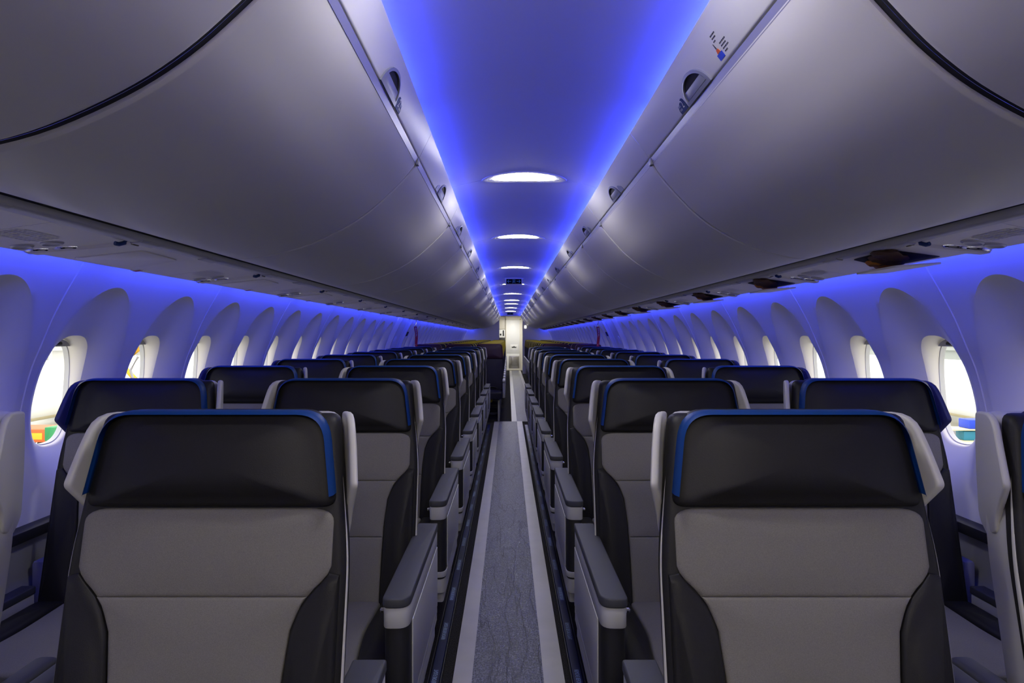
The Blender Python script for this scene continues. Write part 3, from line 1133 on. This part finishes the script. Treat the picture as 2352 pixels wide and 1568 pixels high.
    prism(bm, [(0.90, 0.760), (0.98, 0.760), (0.98, 0.805), (0.90, 0.805)], lambda a, b, c: P(a, b, c), 0.0, 0.002)
    tg = obj('tag', bm, M_WHITE, root)
    bm = nb()
    prism(bm, [(0.91, 0.772), (0.98, 0.772), (0.98, 0.793), (0.91, 0.793)], lambda a, b, c: P(a, b, c), 0.002, 0.003)
    obj('red_mark', bm, M_RED, tg)
    return root


for side, sgn in SIDES:
    o0 = None
    y = 1.84 - 0.30 - 0.99 * 3
    i = 0
    while y < Y_AFT - 0.9:
        if o0 is None:
            o0 = service_unit(sgn, sgn > 0)
            tr = tree(o0)
            o = o0
        else:
            o = copy_tree(tr)
        o.location = (0, y, 0)
        what = 'closed mask door' if sgn < 0 else 'mask door hanging open'
        tag(o, 'overhead service unit, %s, %s side, %s' % (what, side, seen(i - 3, '%s from the camera')), 'service unit', 'service units under the bins')
        y += 0.99
        i += 1
    # blue wash strips behind the service units
    ex = -1.31 if sgn < 0 else 1.295
    y = 2.30 - 1.067 * 4
    first = None
    i = 0
    while y < Y_AFT - 0.6:
        if first is None:
            bm = nb()
            rbox(bm, ex - 0.010 + sgn * 0.012 , ex + 0.010 + sgn * 0.012, 0.03, 1.067 - 0.03, CAMZ + 0.262, CAMZ + 0.290)
            first = o = obj('wash_light', bm, M_SIDE)
        else:
            o = first.copy()
            C.objects.link(o)
        o.location = (0, y, 0)
        tag(o, 'blue wash light strip above the %s windows, %s' % (side, seen(i - 3, '%s from the camera')), 'light', 'blue wash lights above the windows')
        y += 1.067
        i += 1
    # top of the light trough
    bm = nb()
    x0, x1 = sorted((SIDEG[sgn]['bot'], XC + sgn * 1.45))
    rbox(bm, x0, x1, Y_FRONT, Y_AFT, CAMZ + 0.335, CAMZ + 0.345)
    tag(obj('trim_%d' % (13 if sgn < 0 else 14), bm, M_WALL), 'trough lid above the %s wash lights' % side, None, None, 'structure')

# ------------------------------------------------------------------ premium seats
def yf(z):
    return (z - 1.17) * 0.22


def premium(sgn, aisle):
    """sgn: side of the cabin; the aisle lies towards -sgn. Local y = 0 at the headrest top, facing -y"""
    root = empty('premium_seat')

    def F(x, z, c):
        return (x, yf(z) - c, z)
    # dark back cover
    bm = nb()
    out = rpoly([(-0.262, 0.42, 0.03), (-0.264, 0.90, 0.05), (-0.232, 1.166, 0.02), (0.232, 1.166, 0.02), (0.264, 0.90, 0.05), (0.262, 0.42, 0.03)], 4)
    pillow(bm, out, lambda x, z, c: F(x, z, c - 0.03), 0.0, 0.018, 0.012, step=0.06)
    obj('back_cover', bm, M_LEA, root)
    # headrest
    ho = rpoly([(-0.240, 0.996, 0.022), (-0.214, 1.174, 0.055), (0.214, 1.174, 0.055), (0.240, 0.996, 0.022)], 7)
    bm = nb()
    pillow(bm, ho, lambda x, z, c: (x, yf(z) - c + 0.010, z), 0.022, 0.016, 0.03, center=(0, 1.085), step=0.03, power=3)
    hr = obj('headrest', bm, M_LEA, root)
    bm = nb()
    pts = dense(ho, 0.02)
    pts = [p for p in pts]
    # blue gusset along sides and top
    i0 = min(range(len(pts)), key=lambda i: (pts[i][0] - 0.238) ** 2 + (pts[i][1] - 1.01) ** 2)
    pts = pts[i0:] + pts[:i0]
    side_top = []
    # walk from right foot over the top to the left foot (either direction)
    run = [p for p in dense(rpoly([(0.238, 1.008, 0), (0.219, 1.176, 0.045), (-0.219, 1.176, 0.045), (-0.238, 1.008, 0)], 7), 0.02, closed=False)]
    a = rpoly([(0.2362, 1.020, 0), (0.2135, 1.1742, 0.055), (-0.2135, 1.1742, 0.055), (-0.2362, 1.020, 0)], 8)
    run = dense(a, 0.03, closed=False)
    secs = [(-0.005, -0.016), (-0.001, -0.010), (0.001, -0.004), (0.0015, 0.008), (0.001, 0.020), (-0.006, 0.023)]
    L_ = []
    for k, p in enumerate(run):
        q0 = Vector(run[max(k - 1, 0)])
        q1 = Vector(run[min(k + 1, len(run) - 1)])
        d = (q1 - q0).normalized()
        nn = Vector((d.y, -d.x))
        L_.append([bm.verts.new((p[0] + nn.x * s[0], yf(p[1]) - 0.004 + s[1], p[1] + nn.y * s[0])) for s in secs])
    for A_, B_ in zip(L_, L_[1:]):
        for j in range(len(secs) - 1):
            bm.faces.new((A_[j], A_[j + 1], B_[j + 1], B_[j]))
    obj('piping', bm, M_PIPE, hr)
    # fabric pads, three down the back
    bm = nb()
    wide = 0.236

    def hw(z):
        return interp([(0.44, 0.150), (0.60, 0.153), (0.70, 0.157), (0.78, 0.166), (0.82, 0.182), (0.845, 0.200), (0.868, 0.225), (0.885, wide), (1.0, wide)], z)

    def sideline(z0, z1, n=10):
        return [z0 + (z1 - z0) * i / n for i in range(n + 1)]
    for (z0, z1, rr) in ((0.838, 0.992, 0.05), (0.662, 0.838, 0.0), (0.44, 0.662, 0.0)):
        zs = sideline(z0, z1, 12)
        if rr:
            out = [(-hw(z), z) for z in zs if z < 0.94]
            out = out + [p for p in rpoly([(-wide, 0.94, 0), (-wide, z1, 0.05), (wide, z1, 0.05), (wide, 0.94, 0)], 6)] + [(hw(z), z) for z in reversed(zs) if z < 0.94]
        else:
            out = [(-hw(z), z) for z in zs] + [(hw(z), z) for z in reversed(zs)]
        pillow(bm, out, lambda x, z, c: F(x, z, c - 0.008), 0.006, 0.006, 0.01, center=(0, (z0 + z1) / 2 + (0.02 if rr else 0)), step=0.03, power=3)
    obj('backrest', bm, M_FAB, root)
    for s in (-1, 1):
        bm = nb()
        zs = sideline(0.44, 0.878, 22)
        out = [(s * (hw(z) + 0.002), z) for z in zs] + [(s * 0.252, z) for z in (0.874, 0.80, 0.7, 0.6, 0.5, 0.44)]
        cz = 0.62
        pillow(bm, out, lambda x, z, c: F(x, z, c - 0.006), 0.016, 0.008, 0.012, center=(s * 0.207, cz), step=0.03, power=2)
        obj('side_bolster', bm, M_LEA, root)
    # shell behind
    bm = nb()
    out = rpoly([(-0.268, 0.30, 0.02), (-0.266, 0.90, 0.05), (-0.232, 1.160, 0.03), (0.232, 1.160, 0.03), (0.266, 0.90, 0.05), (0.268, 0.30, 0.02)], 4)
    prism(bm, out, lambda x, z, c: (x * (1.0 - 0.9 * (c - 0.022)), yf(z) + c, z), 0.022, 0.135, bev=0.006, seg=3)
    obj('back_shell', bm, M_WING, root)
    # wings
    for s in (-1, 1):
        bm = nb()
        out = rpoly([(0.125, 1.160, 0.01), (0.030, 1.168, 0.045), (-0.005, 1.10, 0.03), (-0.035, 1.035, 0.010), (0.020, 0.965, 0.02), (0.030, 0.925, 0.01), (0.085, 0.905, 0.01), (0.125, 0.93, 0.02)], 4)
        prism(bm, dense(out, 0.03), lambda y, z, c: (s * (interp([(0.90, 0.266), (0.95, 0.272), (1.03, 0.277), (1.10, 0.279), (1.165, 0.279)], z) - 0.36 * (y + 0.035) + c), y, z), -0.010, 0.006, bev=0.006, seg=3)
        wl = s == sgn and not aisle
        o = obj('headrest_wing', bm, M_NAVYW if wl else M_WING, root)
        if wl:
            o['label'] = 'navy wing on the wall side'
    # cushion
    bm = nb()
    out = rpoly([(-0.175, -0.62, 0.03), (0.175, -0.62, 0.03), (0.15, -0.38, 0.06), (0.16, -0.15, 0.02), (-0.16, -0.15, 0.02), (-0.15, -0.38, 0.06)], 4)
    pillow(bm, out, lambda x, y, c: (x, y, 0.462 + c), 0.010, 0.010, 0.09, center=(0, -0.38), step=0.05)
    cu = obj('seat_cushion', bm, M_FAB, root)
    for s in (-1, 1):
        bm = nb()
        out = rpoly([(s * 0.18, -0.62, 0.03), (s * 0.25, -0.62, 0.03), (s * 0.25, -0.14, 0.02), (s * 0.165, -0.14, 0.02), (s * 0.153, -0.38, 0.06)], 4)
        pillow(bm, out, lambda x, y, c: (x, y, 0.464 + c), 0.012, 0.012, 0.10, center=(s * 0.207, -0.38), step=0.05)
        obj('side_pad', bm, M_LEA, cu)
    bm = nb()
    rbox(bm, -0.25, 0.25, -0.60, 0.02, 0.30, 0.375, 0.02)
    obj('seat_pan', bm, M_BLACK, root)
    for s in (-1, 1):
        bm = nb()
        out = rpoly([(-0.50, 0.0, 0.01), (-0.44, 0.0, 0.01), (-0.36, 0.26, 0.03), (-0.14, 0.26, 0.03), (-0.04, 0.0, 0.01), (0.02, 0.0, 0.01), (-0.06, 0.32, 0.02), (-0.44, 0.32, 0.02)], 3)
        prism(bm, out, lambda y, z, c: (s * 0.19 + c, y, z), -0.018, 0.018, bev=0.005)
        obj('leg', bm, M_LEG, root)

    # armrest towards the aisle (aisle seats) or wall / shared console
    def arm(side_x, x0, x1, full):
        xo, xi = (x1, x0)
        y0, y1 = -0.62, 0.055
        dz = 0.0 if full else 0.14
        y1 = y1 if full else -0.16
        s = 1 if side_x > 0 else -1

        def plan(ins, yy0, yy1, r=0.028):
            return rpoly([(s * (x0 + ins), yy1, 0.006), (s * (x0 + ins), yy0 + ins, r * 0.7), (s * (x1 - ins), yy0 + ins, r * 1.5), (s * (x1 - ins), yy1, 0.006)], 6)
        up = lambda a, b, c: (a, b, c)
        bm = nb()
        prism(bm, plan(0.002, y0, y1), up, 0.585 - dz, 0.637 - dz, bev=0.003)
        if full:
            prism(bm, plan(0.002, y0 + 0.045, y1 - 0.01), up, 0.33, 0.588)
            prism(bm, plan(0.001, y0 + 0.004, y1 - 0.01), up, 0.353, 0.376, bev=0.003)
            prism(bm, plan(0.005, y0 + 0.012, y1 - 0.05), up, 0.285, 0.344, bev=0.012, seg=3)
            rbox(bm, min(s * (x0 + 0.015), s * (x1 - 0.015)), max(s * (x0 + 0.015), s * (x1 - 0.015)), -0.57, -0.18, 0.235, 0.29, 0.01)
        else:
            prism(bm, plan(0.004, y0 + 0.03, y1), up, 0.36, 0.588 - dz, bev=0.003)
        ar = obj('armrest', bm, M_PANEL if full else M_PANEL, root)
        bm = nb()
        prism(bm, plan(0.0, y0 - 0.002, y1 + 0.004), up, 0.6375 - dz, 0.662 - dz, bev=0.008, seg=3)
        obj('arm_pad', bm, M_PAD, ar)
        if full:
            bm = nb()
            prism(bm, plan(0.004, y0 + 0.004, y0 + 0.09), up, 0.375, 0.586)
            prism(bm, plan(0.006, y0 + 0.012, y1 - 0.03), up, 0.343, 0.354)
            obj('front_insert', bm, M_BLACK, ar)
            bm = nb()
            prism(bm, rpoly([(y0 + 0.066, 0.378, 0.006), (y1 - 0.012, 0.378, 0.006), (y1 - 0.012, 0.584, 0.004), (y0 + 0.066, 0.584, 0.004)], 3), lambda y, z, c: (s * (x1 - 0.004 + c), y, z), 0.0, 0.004, bev=0.0015)
            obj('side_panel', bm, M_PANEL, ar)
            bm = nb()
            lathe(bm, [(0.007, 0), (0.007, 0.006), (0.004, 0.009)], lambda a, b, h: (s * (x0 - h), y0 + 0.03 + a, 0.622 + b), 10)
            obj('recline_button', bm, M_CHROME, ar)
    if aisle:
        arm(-sgn, 0.250, 0.320, True)
        # console between the pair
        bm = nb()
        rbox(bm, min(sgn * 0.285, sgn * 0.384), max(sgn * 0.285, sgn * 0.384), -0.60, 0.04, 0.36, 0.635, 0.014, 3)
        co = obj('console', bm, M_PANEL, root)
        bm = nb()
        rbox(bm, min(sgn * 0.283, sgn * 0.333), max(sgn * 0.283, sgn * 0.333), -0.615, 0.05, 0.635, 0.676, 0.014, 3)
        obj('arm_pad', bm, M_PAD, co)
        bm = nb()
        rbox(bm, min(sgn * 0.336, sgn * 0.386), max(sgn * 0.336, sgn * 0.386), -0.615, 0.05, 0.635, 0.676, 0.014, 3)
        obj('arm_pad', bm, M_PAD, co)
    else:
        arm(sgn, 0.252, 0.300, False)
    return root


PITCH, ROW0 = 0.99, 1.30
COLS = {(-1, True): -0.567, (-1, False): -1.259, (1, True): 0.552, (1, False): 1.225}
for (sgn, aisle), cx in COLS.items():
    r = premium(sgn, aisle)
    tr = tree(r)
    for i in range(9):
        o = r if i == 0 else copy_tree(tr)
        o.location = (cx, ROW0 + PITCH * i, 0)
        sd = 'left' if sgn < 0 else 'right'
        tag(o, 'grey and black seat with blue-edged headrest, %s row, %s on the %s' % (nth(i), 'beside the aisle' if aisle else 'by the windows', sd), 'airplane seat', 'grey and black premium seats')

# ------------------------------------------------------------------ economy seats
def economy(edge, face, edge_aisle, arm_side):
    root = empty('economy_seat')

    def F(x, z, c):
        return (x, yf(z) - c, z)
    bm = nb()
    out = rpoly([(-0.225, 0.45, 0.04), (-0.228, 1.02, 0.06), (0.228, 1.02, 0.06), (0.225, 0.45, 0.04)], 4)
    pillow(bm, out, lambda x, z, c: F(x, z, c - 0.02), 0.02, 0.02, 0.05, step=0.07)
    obj('backrest', bm, M_NAVY, root)
    bm = nb()
    ho = rpoly([(-0.222, 0.955, 0.03), (-0.205, 1.19, 0.06), (0.205, 1.19, 0.06), (0.222, 0.955, 0.03)], 5)
    pillow(bm, ho, lambda x, z, c: F(x, z, c), 0.02, 0.02, 0.03, step=0.06, power=3)
    hr = obj('headrest', bm, face, root)
    a = rpoly([(0.226, 0.975, 0), (0.207, 1.194, 0.06), (-0.207, 1.194, 0.06), (-0.226, 0.975, 0)], 6)
    bm = nb()
    L_ = []
    for k, p in enumerate(a):
        d = (Vector(a[min(k + 1, len(a) - 1)]) - Vector(a[max(k - 1, 0)])).normalized()
        nn = Vector((d.y, -d.x))
        L_.append([bm.verts.new((p[0] + nn.x * s[0], yf(p[1]) + s[1], p[1] + nn.y * s[0])) for s in ((-0.006, -0.014), (0.001, -0.006), (0.001, 0.012), (-0.006, 0.018))])
    for A_, B_ in zip(L_, L_[1:]):
        for j in range(3):
            bm.faces.new((A_[j], A_[j + 1], B_[j + 1], B_[j]))
    obj('headrest_band', bm, edge, hr)
    bm = nb()
    out = rpoly([(-0.215, -0.60, 0.05), (0.215, -0.60, 0.05), (0.215, -0.12, 0.02), (-0.215, -0.12, 0.02)], 4)
    pillow(bm, out, lambda x, y, c: (x, y, 0.44 + c), 0.015, 0.02, 0.08, step=0.09)
    obj('seat_cushion', bm, M_NAVY, root)
    for s in ((-1, 1) if edge_aisle else (arm_side,)):
        bm = nb()
        rbox(bm, s * 0.24 - 0.022, s * 0.24 + 0.022, -0.50, -0.02, 0.60, 0.645, 0.014)
        if s == edge_aisle:
            rbox(bm, s * 0.24 - 0.02, s * 0.24 + 0.02, -0.46, -0.06, 0.36, 0.605, 0.012)
        obj('armrest', bm, M_PANEL if s == edge_aisle else M_PAD, root)
    for s in (-1, 1):
        bm = nb()
        out = rpoly([(-0.48, 0.0, 0.01), (-0.44, 0.0, 0.01), (-0.38, 0.27, 0.02), (-0.12, 0.27, 0.02), (-0.02, 0.0, 0.01), (0.02, 0.0, 0.01), (-0.08, 0.34, 0.02), (-0.44, 0.34, 0.02)], 3)
        prism(bm, out, lambda y, z, c: (s * 0.16 + c, y, z), -0.016, 0.016, bev=0.004)
        obj('leg', bm, M_LEG, root)
    return root


EROW0, EP = 10.78, 0.76
ECOLS = [(-0.305, 'left aisle side', 1), (-0.795, 'left middle', 0), (-1.285, 'left window side', 0), (0.795, 'right aisle side', -1), (1.30, 'right window side', 0)]
ecache = {}
for cx, where, ea in ECOLS:
    for i in range(17):
        kind = 'p' if (i == 0 or (i == 1 and cx > 0)) else 'y'
        sd_ = -1 if cx < 0 else 1
        key = (kind, ea, sd_)
        if key not in ecache:
            r = economy(M_PURP if kind == 'p' else M_YEL, M_PLUM if kind == 'p' else M_NAVY, ea, sd_)
            ecache[key] = tree(r)
            o = r
        else:
            o = copy_tree(ecache[key])
        o.location = (cx, EROW0 + EP * i, 0)
        tag(o, 'navy seat, %s headrest edge, %s row behind grey seats, %s' % ('purple' if kind == 'p' else 'yellow', nth(i), where), 'airplane seat', 'navy economy seats')
# seat belt on the first economy seat, life vest pouch under it
sb = empty('seat_belt', (-0.305, EROW0 - 0.30, 0.496))
bm = nb()
prism(bm, dense([(-0.16, -0.02), (0.14, -0.03), (0.14, 0.02), (-0.16, 0.03)], 0.03), lambda a, b, c: (a, b, 0.012 + 0.014 * math.sin(a * 26) + c), 0, 0.006)
obj('webbing', bm, M_BLACK, sb)
bm = nb()
rbox(bm, -0.03, 0.03, -0.03, 0.03, 0.020, 0.045, 0.006)
obj('buckle', bm, M_CHROME, sb)
tag(sb, 'black seat belt lying on the front aisle economy seat', 'seat belt')
bm = nb()
rbox(bm, -0.06, 0.06, -0.09, 0.09, 0.0, 0.05, 0.02)
lv = obj('life_vest_pouch', bm, M_YEL)
lv.location = (-0.30, EROW0 - 0.33, 0.29)
tag(lv, 'yellow life vest pouch under the front aisle economy seat', 'life vest pouch')

# ------------------------------------------------------------------ ends of the cabin
bm = nb()
rbox(bm, -1.7, 1.7, Y_FRONT - 0.05, Y_FRONT, 0, 2.4)
tag(obj('wall_front', bm, M_PART), 'forward cabin bulkhead behind the viewpoint', None, None, 'structure')
bm = nb()
rbox(bm, -1.7, -0.31, Y_AFT, Y_AFT + 0.05, 0, 2.4)
tag(obj('wall_aft', bm, M_PART), 'grey aft partition left of the galley opening', None, None, 'structure')
bm = nb()
rbox(bm, 0.51, 1.7, Y_AFT, Y_AFT + 0.05, 0, 2.4)
tag(obj('wall_aft', bm, M_PART), 'grey aft partition right of the galley opening', None, None, 'structure')
bm = nb()
rbox(bm, -1.0, 1.2, 22.9, 22.93, 2.02, 2.4)
rbox(bm, -1.0, 1.2, 22.9, 26.6, 2.17, 2.2)
tag(obj('ceiling_galley', bm, M_GALLEY), 'cream ceiling over the aft galley', None, None, 'structure')
bm = nb()
rbox(bm, -1.7, 1.7, 26.55, 26.6, 0, 2.4)
tag(obj('wall_end', bm, M_GALLEY), 'cream end wall of the galley', None, None, 'structure')
for sgn in (-1, 1):
    bm = nb()
    rbox(bm, sgn * 1.36 - 0.02, sgn * 1.36 + 0.02, Y_AFT + 0.06, 26.6, 0, 2.35)
    tag(obj('wall_galley', bm, M_GALLEY), 'cream side wall of the aft galley', None, None, 'structure')
# door frame with the lit panel behind
bm = nb()
YD = 25.75
rbox(bm, -0.095, -0.060, YD, YD + 0.06, 0, 1.99, 0.006)
rbox(bm, 0.445, 0.500, YD, YD + 0.06, 0, 1.99, 0.006)
rbox(bm, -0.095, 0.500, YD, YD + 0.06, 1.955, 2.17, 0.006)
rbox(bm, -0.095, 0.500, YD - 0.03, YD + 0.06, 0, 0.05, 0.006)
rbox(bm, 0.50, 1.2, YD, YD + 0.06, 0, 2.17)
tag(obj('trim_21', bm, M_GALLEY), 'cream frame around the white galley door', None, None, 'structure')
dr = empty('door_3', (0, YD + 0.03, 0))
tag(dr, 'brightly lit white door at the far end of the aisle', None, None, 'structure')
bm = nb()
rbox(bm, -0.06, 0.445, 0.0, 0.03, 0.66, 1.955, 0.004)
rbox(bm, -0.06, 0.445, 0.004, 0.03, 0.05, 0.655, 0.004)
obj('door_leaf', bm, M_GWHITE, dr)
bm = nb()
rbox(bm, 0.09, 0.38, -0.004, 0.0, 0.76, 1.00, 0.002)
pn = obj('vent_panel', bm, M_GWHITE, dr)
bm = nb()
rbox(bm, 0.14, 0.32, -0.018, -0.004, 0.885, 0.915, 0.004)
rbox(bm, 0.21, 0.25, -0.018, -0.004, 0.91, 0.94, 0.004)
obj('handle', bm, M_BLACK, dr)
bm = nb()
rbox(bm, 0.03, 0.43, -0.012, 0.004, 0.08, 0.56, 0.004)
prism(bm, rpoly([(0.10, 0.20, 0.10), (0.40, 0.20, 0.10), (0.42, 0.55, 0.02), (0.12, 0.55, 0.02)], 6), lambda a, b, c: (a, c, b), -0.03, -0.012, bev=0.01)
obj('kick_plate', bm, M_STEEL, dr)
# galley equipment left of the door
ga = empty('galley_unit', (-0.32, YD, 0))
bm = nb()
rbox(bm, -0.25, 0.215, 0.10, 0.5, 0, 2.1)
obj('cabinet', bm, M_GALLEY, ga)
bm = nb()
rbox(bm, -0.02, 0.20, 0.06, 0.10, 1.60, 1.95, 0.006)
obj('locker_door', bm, M_GALLEY, ga)
bm = nb()
rbox(bm, -0.02, 0.20, 0.05, 0.10, 1.27, 1.58, 0.006)
ov = obj('oven', bm, M_GWHITE, ga)
bm = nb()
rbox(bm, 0.11, 0.16, 0.042, 0.05, 1.33, 1.55)
rbox(bm, 0.0, 0.06, 0.042, 0.05, 1.35, 1.42)
obj('oven_window', bm, M_BLACK, ov)
bm = nb()
rbox(bm, -0.02, 0.20, 0.05, 0.10, 0.85, 1.25, 0.004)
obj('counter_niche', bm, M_BLACK, ga)
tag(ga, 'cream galley cabinet with an oven, left of the lit door', 'galley cabinet')
bm = nb()
lathe(bm, [(0.05, 0), (0.055, 0.02), (0.055, 0.22), (0.04, 0.27), (0.02, 0.29)], lambda x, y, h: (x, y, h), 16)
kt = obj('coffee_jug', bm, M_GWHITE)
kt.location = (-0.25, YD - 0.02, 0.86)
tag(kt, 'pale jug on the galley counter left of the lit door', 'jug')
bm = nb()
rbox(bm, -0.56, -0.10, YD - 0.20, YD + 0.04, 0.80, 0.86, 0.005)
tag(obj('galley_counter', bm, M_STEEL), 'steel counter ledge under the pale jug', 'counter')
# lit call panel on the right partition, round lamp over the opening
bm = nb()
rbox(bm, 0.575, 0.645, Y_AFT - 0.012, Y_AFT, 1.60, 1.70, 0.006)
o = obj('wall_lamp', bm, M_SMALL)
tag(o, 'small lit panel on the right aft partition', 'wall lamp')
bm = nb()
lathe(bm, [(0.05, 0), (0.05, -0.01), (0.03, -0.016)], lambda x, y, h: (-0.16 + x, 24.2 + y, 2.17 + h), 16)
tag(obj('downlight', bm, M_SMALL), 'round downlight in the galley ceiling left of the far exit sign', 'downlight')

# ------------------------------------------------------------------ hangar outside
GZ = -2.6
bm = nb()
rbox(bm, -60, 60, -40, 80, GZ - 0.2, GZ)
tag(obj('hangar_floor', bm, M_CONC), 'pale hangar floor outside', None, None, 'structure')
for side, sgn in SIDES:
    bm = nb()
    rbox(bm, sgn * 42 - 0.2, sgn * 42 + 0.2, -40, 80, GZ, 7)
    for k in range(24):
        rbox(bm, sgn * 41.6 - 0.2, sgn * 41.6 + 0.2, -40 + 5 * k, -39.5 + 5 * k, GZ, 7)
    for z in (0.0, 2.6):
        rbox(bm, sgn * 41.5 - 0.1, sgn * 41.5 + 0.1, -40, 80, z, z + 0.25)
    tag(obj('hangar_wall', bm, M_HWALL if sgn > 0 else M_CONC), 'hangar wall beyond the %s windows' % side, None, None, 'structure')
    # parked aircraft
    ac = empty('parked_aircraft', (sgn * 20, 30, GZ + 1.62))
    bm = nb()
    prf = [(0.05, -20), (0.5, -19.4), (0.9, -18.4), (1.15, -17), (1.25, -15), (1.25, 12), (1.0, 16), (0.4, 20), (0.1, 21)]
    lathe(bm, prf, lambda x, y, h: (x, h, y), 40)
    for f in bm.faces:
        if f.calc_center_median().z < -0.98:
            f.material_index = 1
    obj('fuselage', bm, [M_AIRC, M_BELLY], ac)
    for s in (-1, 1):
        bm = nb()
        grid(bm, [0, 1], [0, 1], lambda u, v: (s * (0.8 + 8 * u), 1 + 3.2 * v * (1 - 0.6 * u) + 3 * u, -0.7 + 0.5 * u))
        bmesh.ops.solidify(bm, geom=list(bm.faces), thickness=0.18)
        obj('wing', bm, M_AIRC, ac)
    bm = nb()
    prism(bm, [(15.5, 0.8), (18.5, 0.5), (20.5, 3.6), (18.8, 3.6)], lambda a, b, c: (c, a, b), -0.08, 0.08)
    obj('tail_fin', bm, M_AIRC, ac)
    for yy in (-15, 2.5):
        bm = nb()
        tube(bm, [(0, yy, -1.0), (0, yy, -1.35)], 0.06)
        g_ = obj('landing_gear', bm, M_STEEL, ac)
        bm = nb()
        lathe(bm, [(0.1, -0.12), (0.27, -0.1), (0.27, 0.1), (0.1, 0.12)], lambda x, y, h: (h, yy + x, -1.35 + y), 16)
        obj('tyre', bm, M_TYRE, g_)
    ac.rotation_euler = (0, 0, math.radians(-4 if sgn > 0 else 2))
    tag(ac, 'white aircraft parked outside the %s windows' % side, 'aircraft', 'parked white aircraft')


def on_view(px, py, X):
    d = X * 1530 / (px - 1167)
    return (X, d, CAMZ - (py - 772) * d / 1530)


# orange cart outside the left window
p = on_view(84, 997, -16.5)
ct = empty('ground_cart', (p[0], p[1], GZ))
bm = nb()
rbox(bm, -0.9, 0.9, -0.6, 0.6, 0.30, 0.75, 0.04)
obj('body', bm, M_GOR, ct)
bm = nb()
rbox(bm, -0.2, 0.62, -0.615, -0.6, 0.40, 0.62, 0.004)
obj('side_plate', bm, M_GYE, ct)
bm = nb()
rbox(bm, 0.70, 1.05, -0.62, 0.5, 0.34, 0.82, 0.03)
obj('end_box', bm, M_GGR, ct)
for sx in (-0.6, 0.6):
    for sy in (-0.5, 0.5):
        bm = nb()
        lathe(bm, [(0.06, -0.07), (0.2, -0.06), (0.2, 0.06), (0.06, 0.07)], lambda x, y, h: (sx + x, sy + h, 0.2 + y), 16)
        obj('wheel', bm, M_TYRE, ct)
tag(ct, 'orange ground cart with a green end seen through the near left window', 'cart')
# yellow lift outside the second left window
p = on_view(312, 850, -17.0)
lf = empty('boom_lift', (p[0], p[1], GZ))
bm = nb()
rbox(bm, -0.9, 0.9, -0.7, 0.7, 0.35, 1.15, 0.08)
rbox(bm, -0.7, 0.4, -0.65, 0.65, 1.15, 1.9, 0.08)
obj('chassis', bm, M_GYE, lf)
bm = nb()
tube(bm, [(0.2, 0, 1.7), (-0.6, 0, 2.6), (0.3, 0, 3.5)], 0.13, 8)
obj('boom', bm, M_GYE, lf)
bm = nb()
tube(bm, [(0.1, -0.25, 1.6), (-0.1, -0.25, 2.4), (0.25, -0.25, 3.0)], 0.06, 8)
obj('hydraulic_ram', bm, M_LEG, lf)
for sx in (-0.6, 0.6):
    for sy in (-0.6, 0.6):
        bm = nb()
        lathe(bm, [(0.1, -0.12), (0.36, -0.1), (0.36, 0.1), (0.1, 0.12)], lambda x, y, h: (sx + x, sy + h, 0.36 + y), 16)
        obj('wheel', bm, M_TYRE, lf)
tag(lf, 'yellow boom lift seen through the second left window', 'boom lift')
# rack with crates outside the right window
p = on_view(2232, 985, 16.5)
rk = empty('storage_rack', (p[0], p[1], GZ))
bm = nb()
for z in (0.22, 0.62):
    rbox(bm, -0.9, 0.7, -0.4, 0.4, z, z + 0.04)
obj('shelf', bm, M_BELLY, rk)
for sx in (-0.86, 0.66):
    for sy in (-0.36, 0.36):
        bm = nb()
        rbox(bm, sx - 0.03, sx + 0.03, sy - 0.03, sy + 0.03, 0, 0.66)
        obj('post', bm, M_LEG, rk)
tag(rk, 'low storage rack outside the near right window', 'rack')
for (z, m, c, dx) in ((0.66, M_GBL, 'blue', 0.1), (0.26, M_GTE, 'teal', -0.1)):
    bm = nb()
    rbox(bm, -0.38, 0.38, -0.3, 0.3, 0, 0.32, 0.03)
    o = obj('crate', bm, m)
    o.location = (p[0] + dx, p[1], GZ + z)
    tag(o, '%s plastic crate on the rack outside the near right window' % c, 'crate', 'crates on the rack')
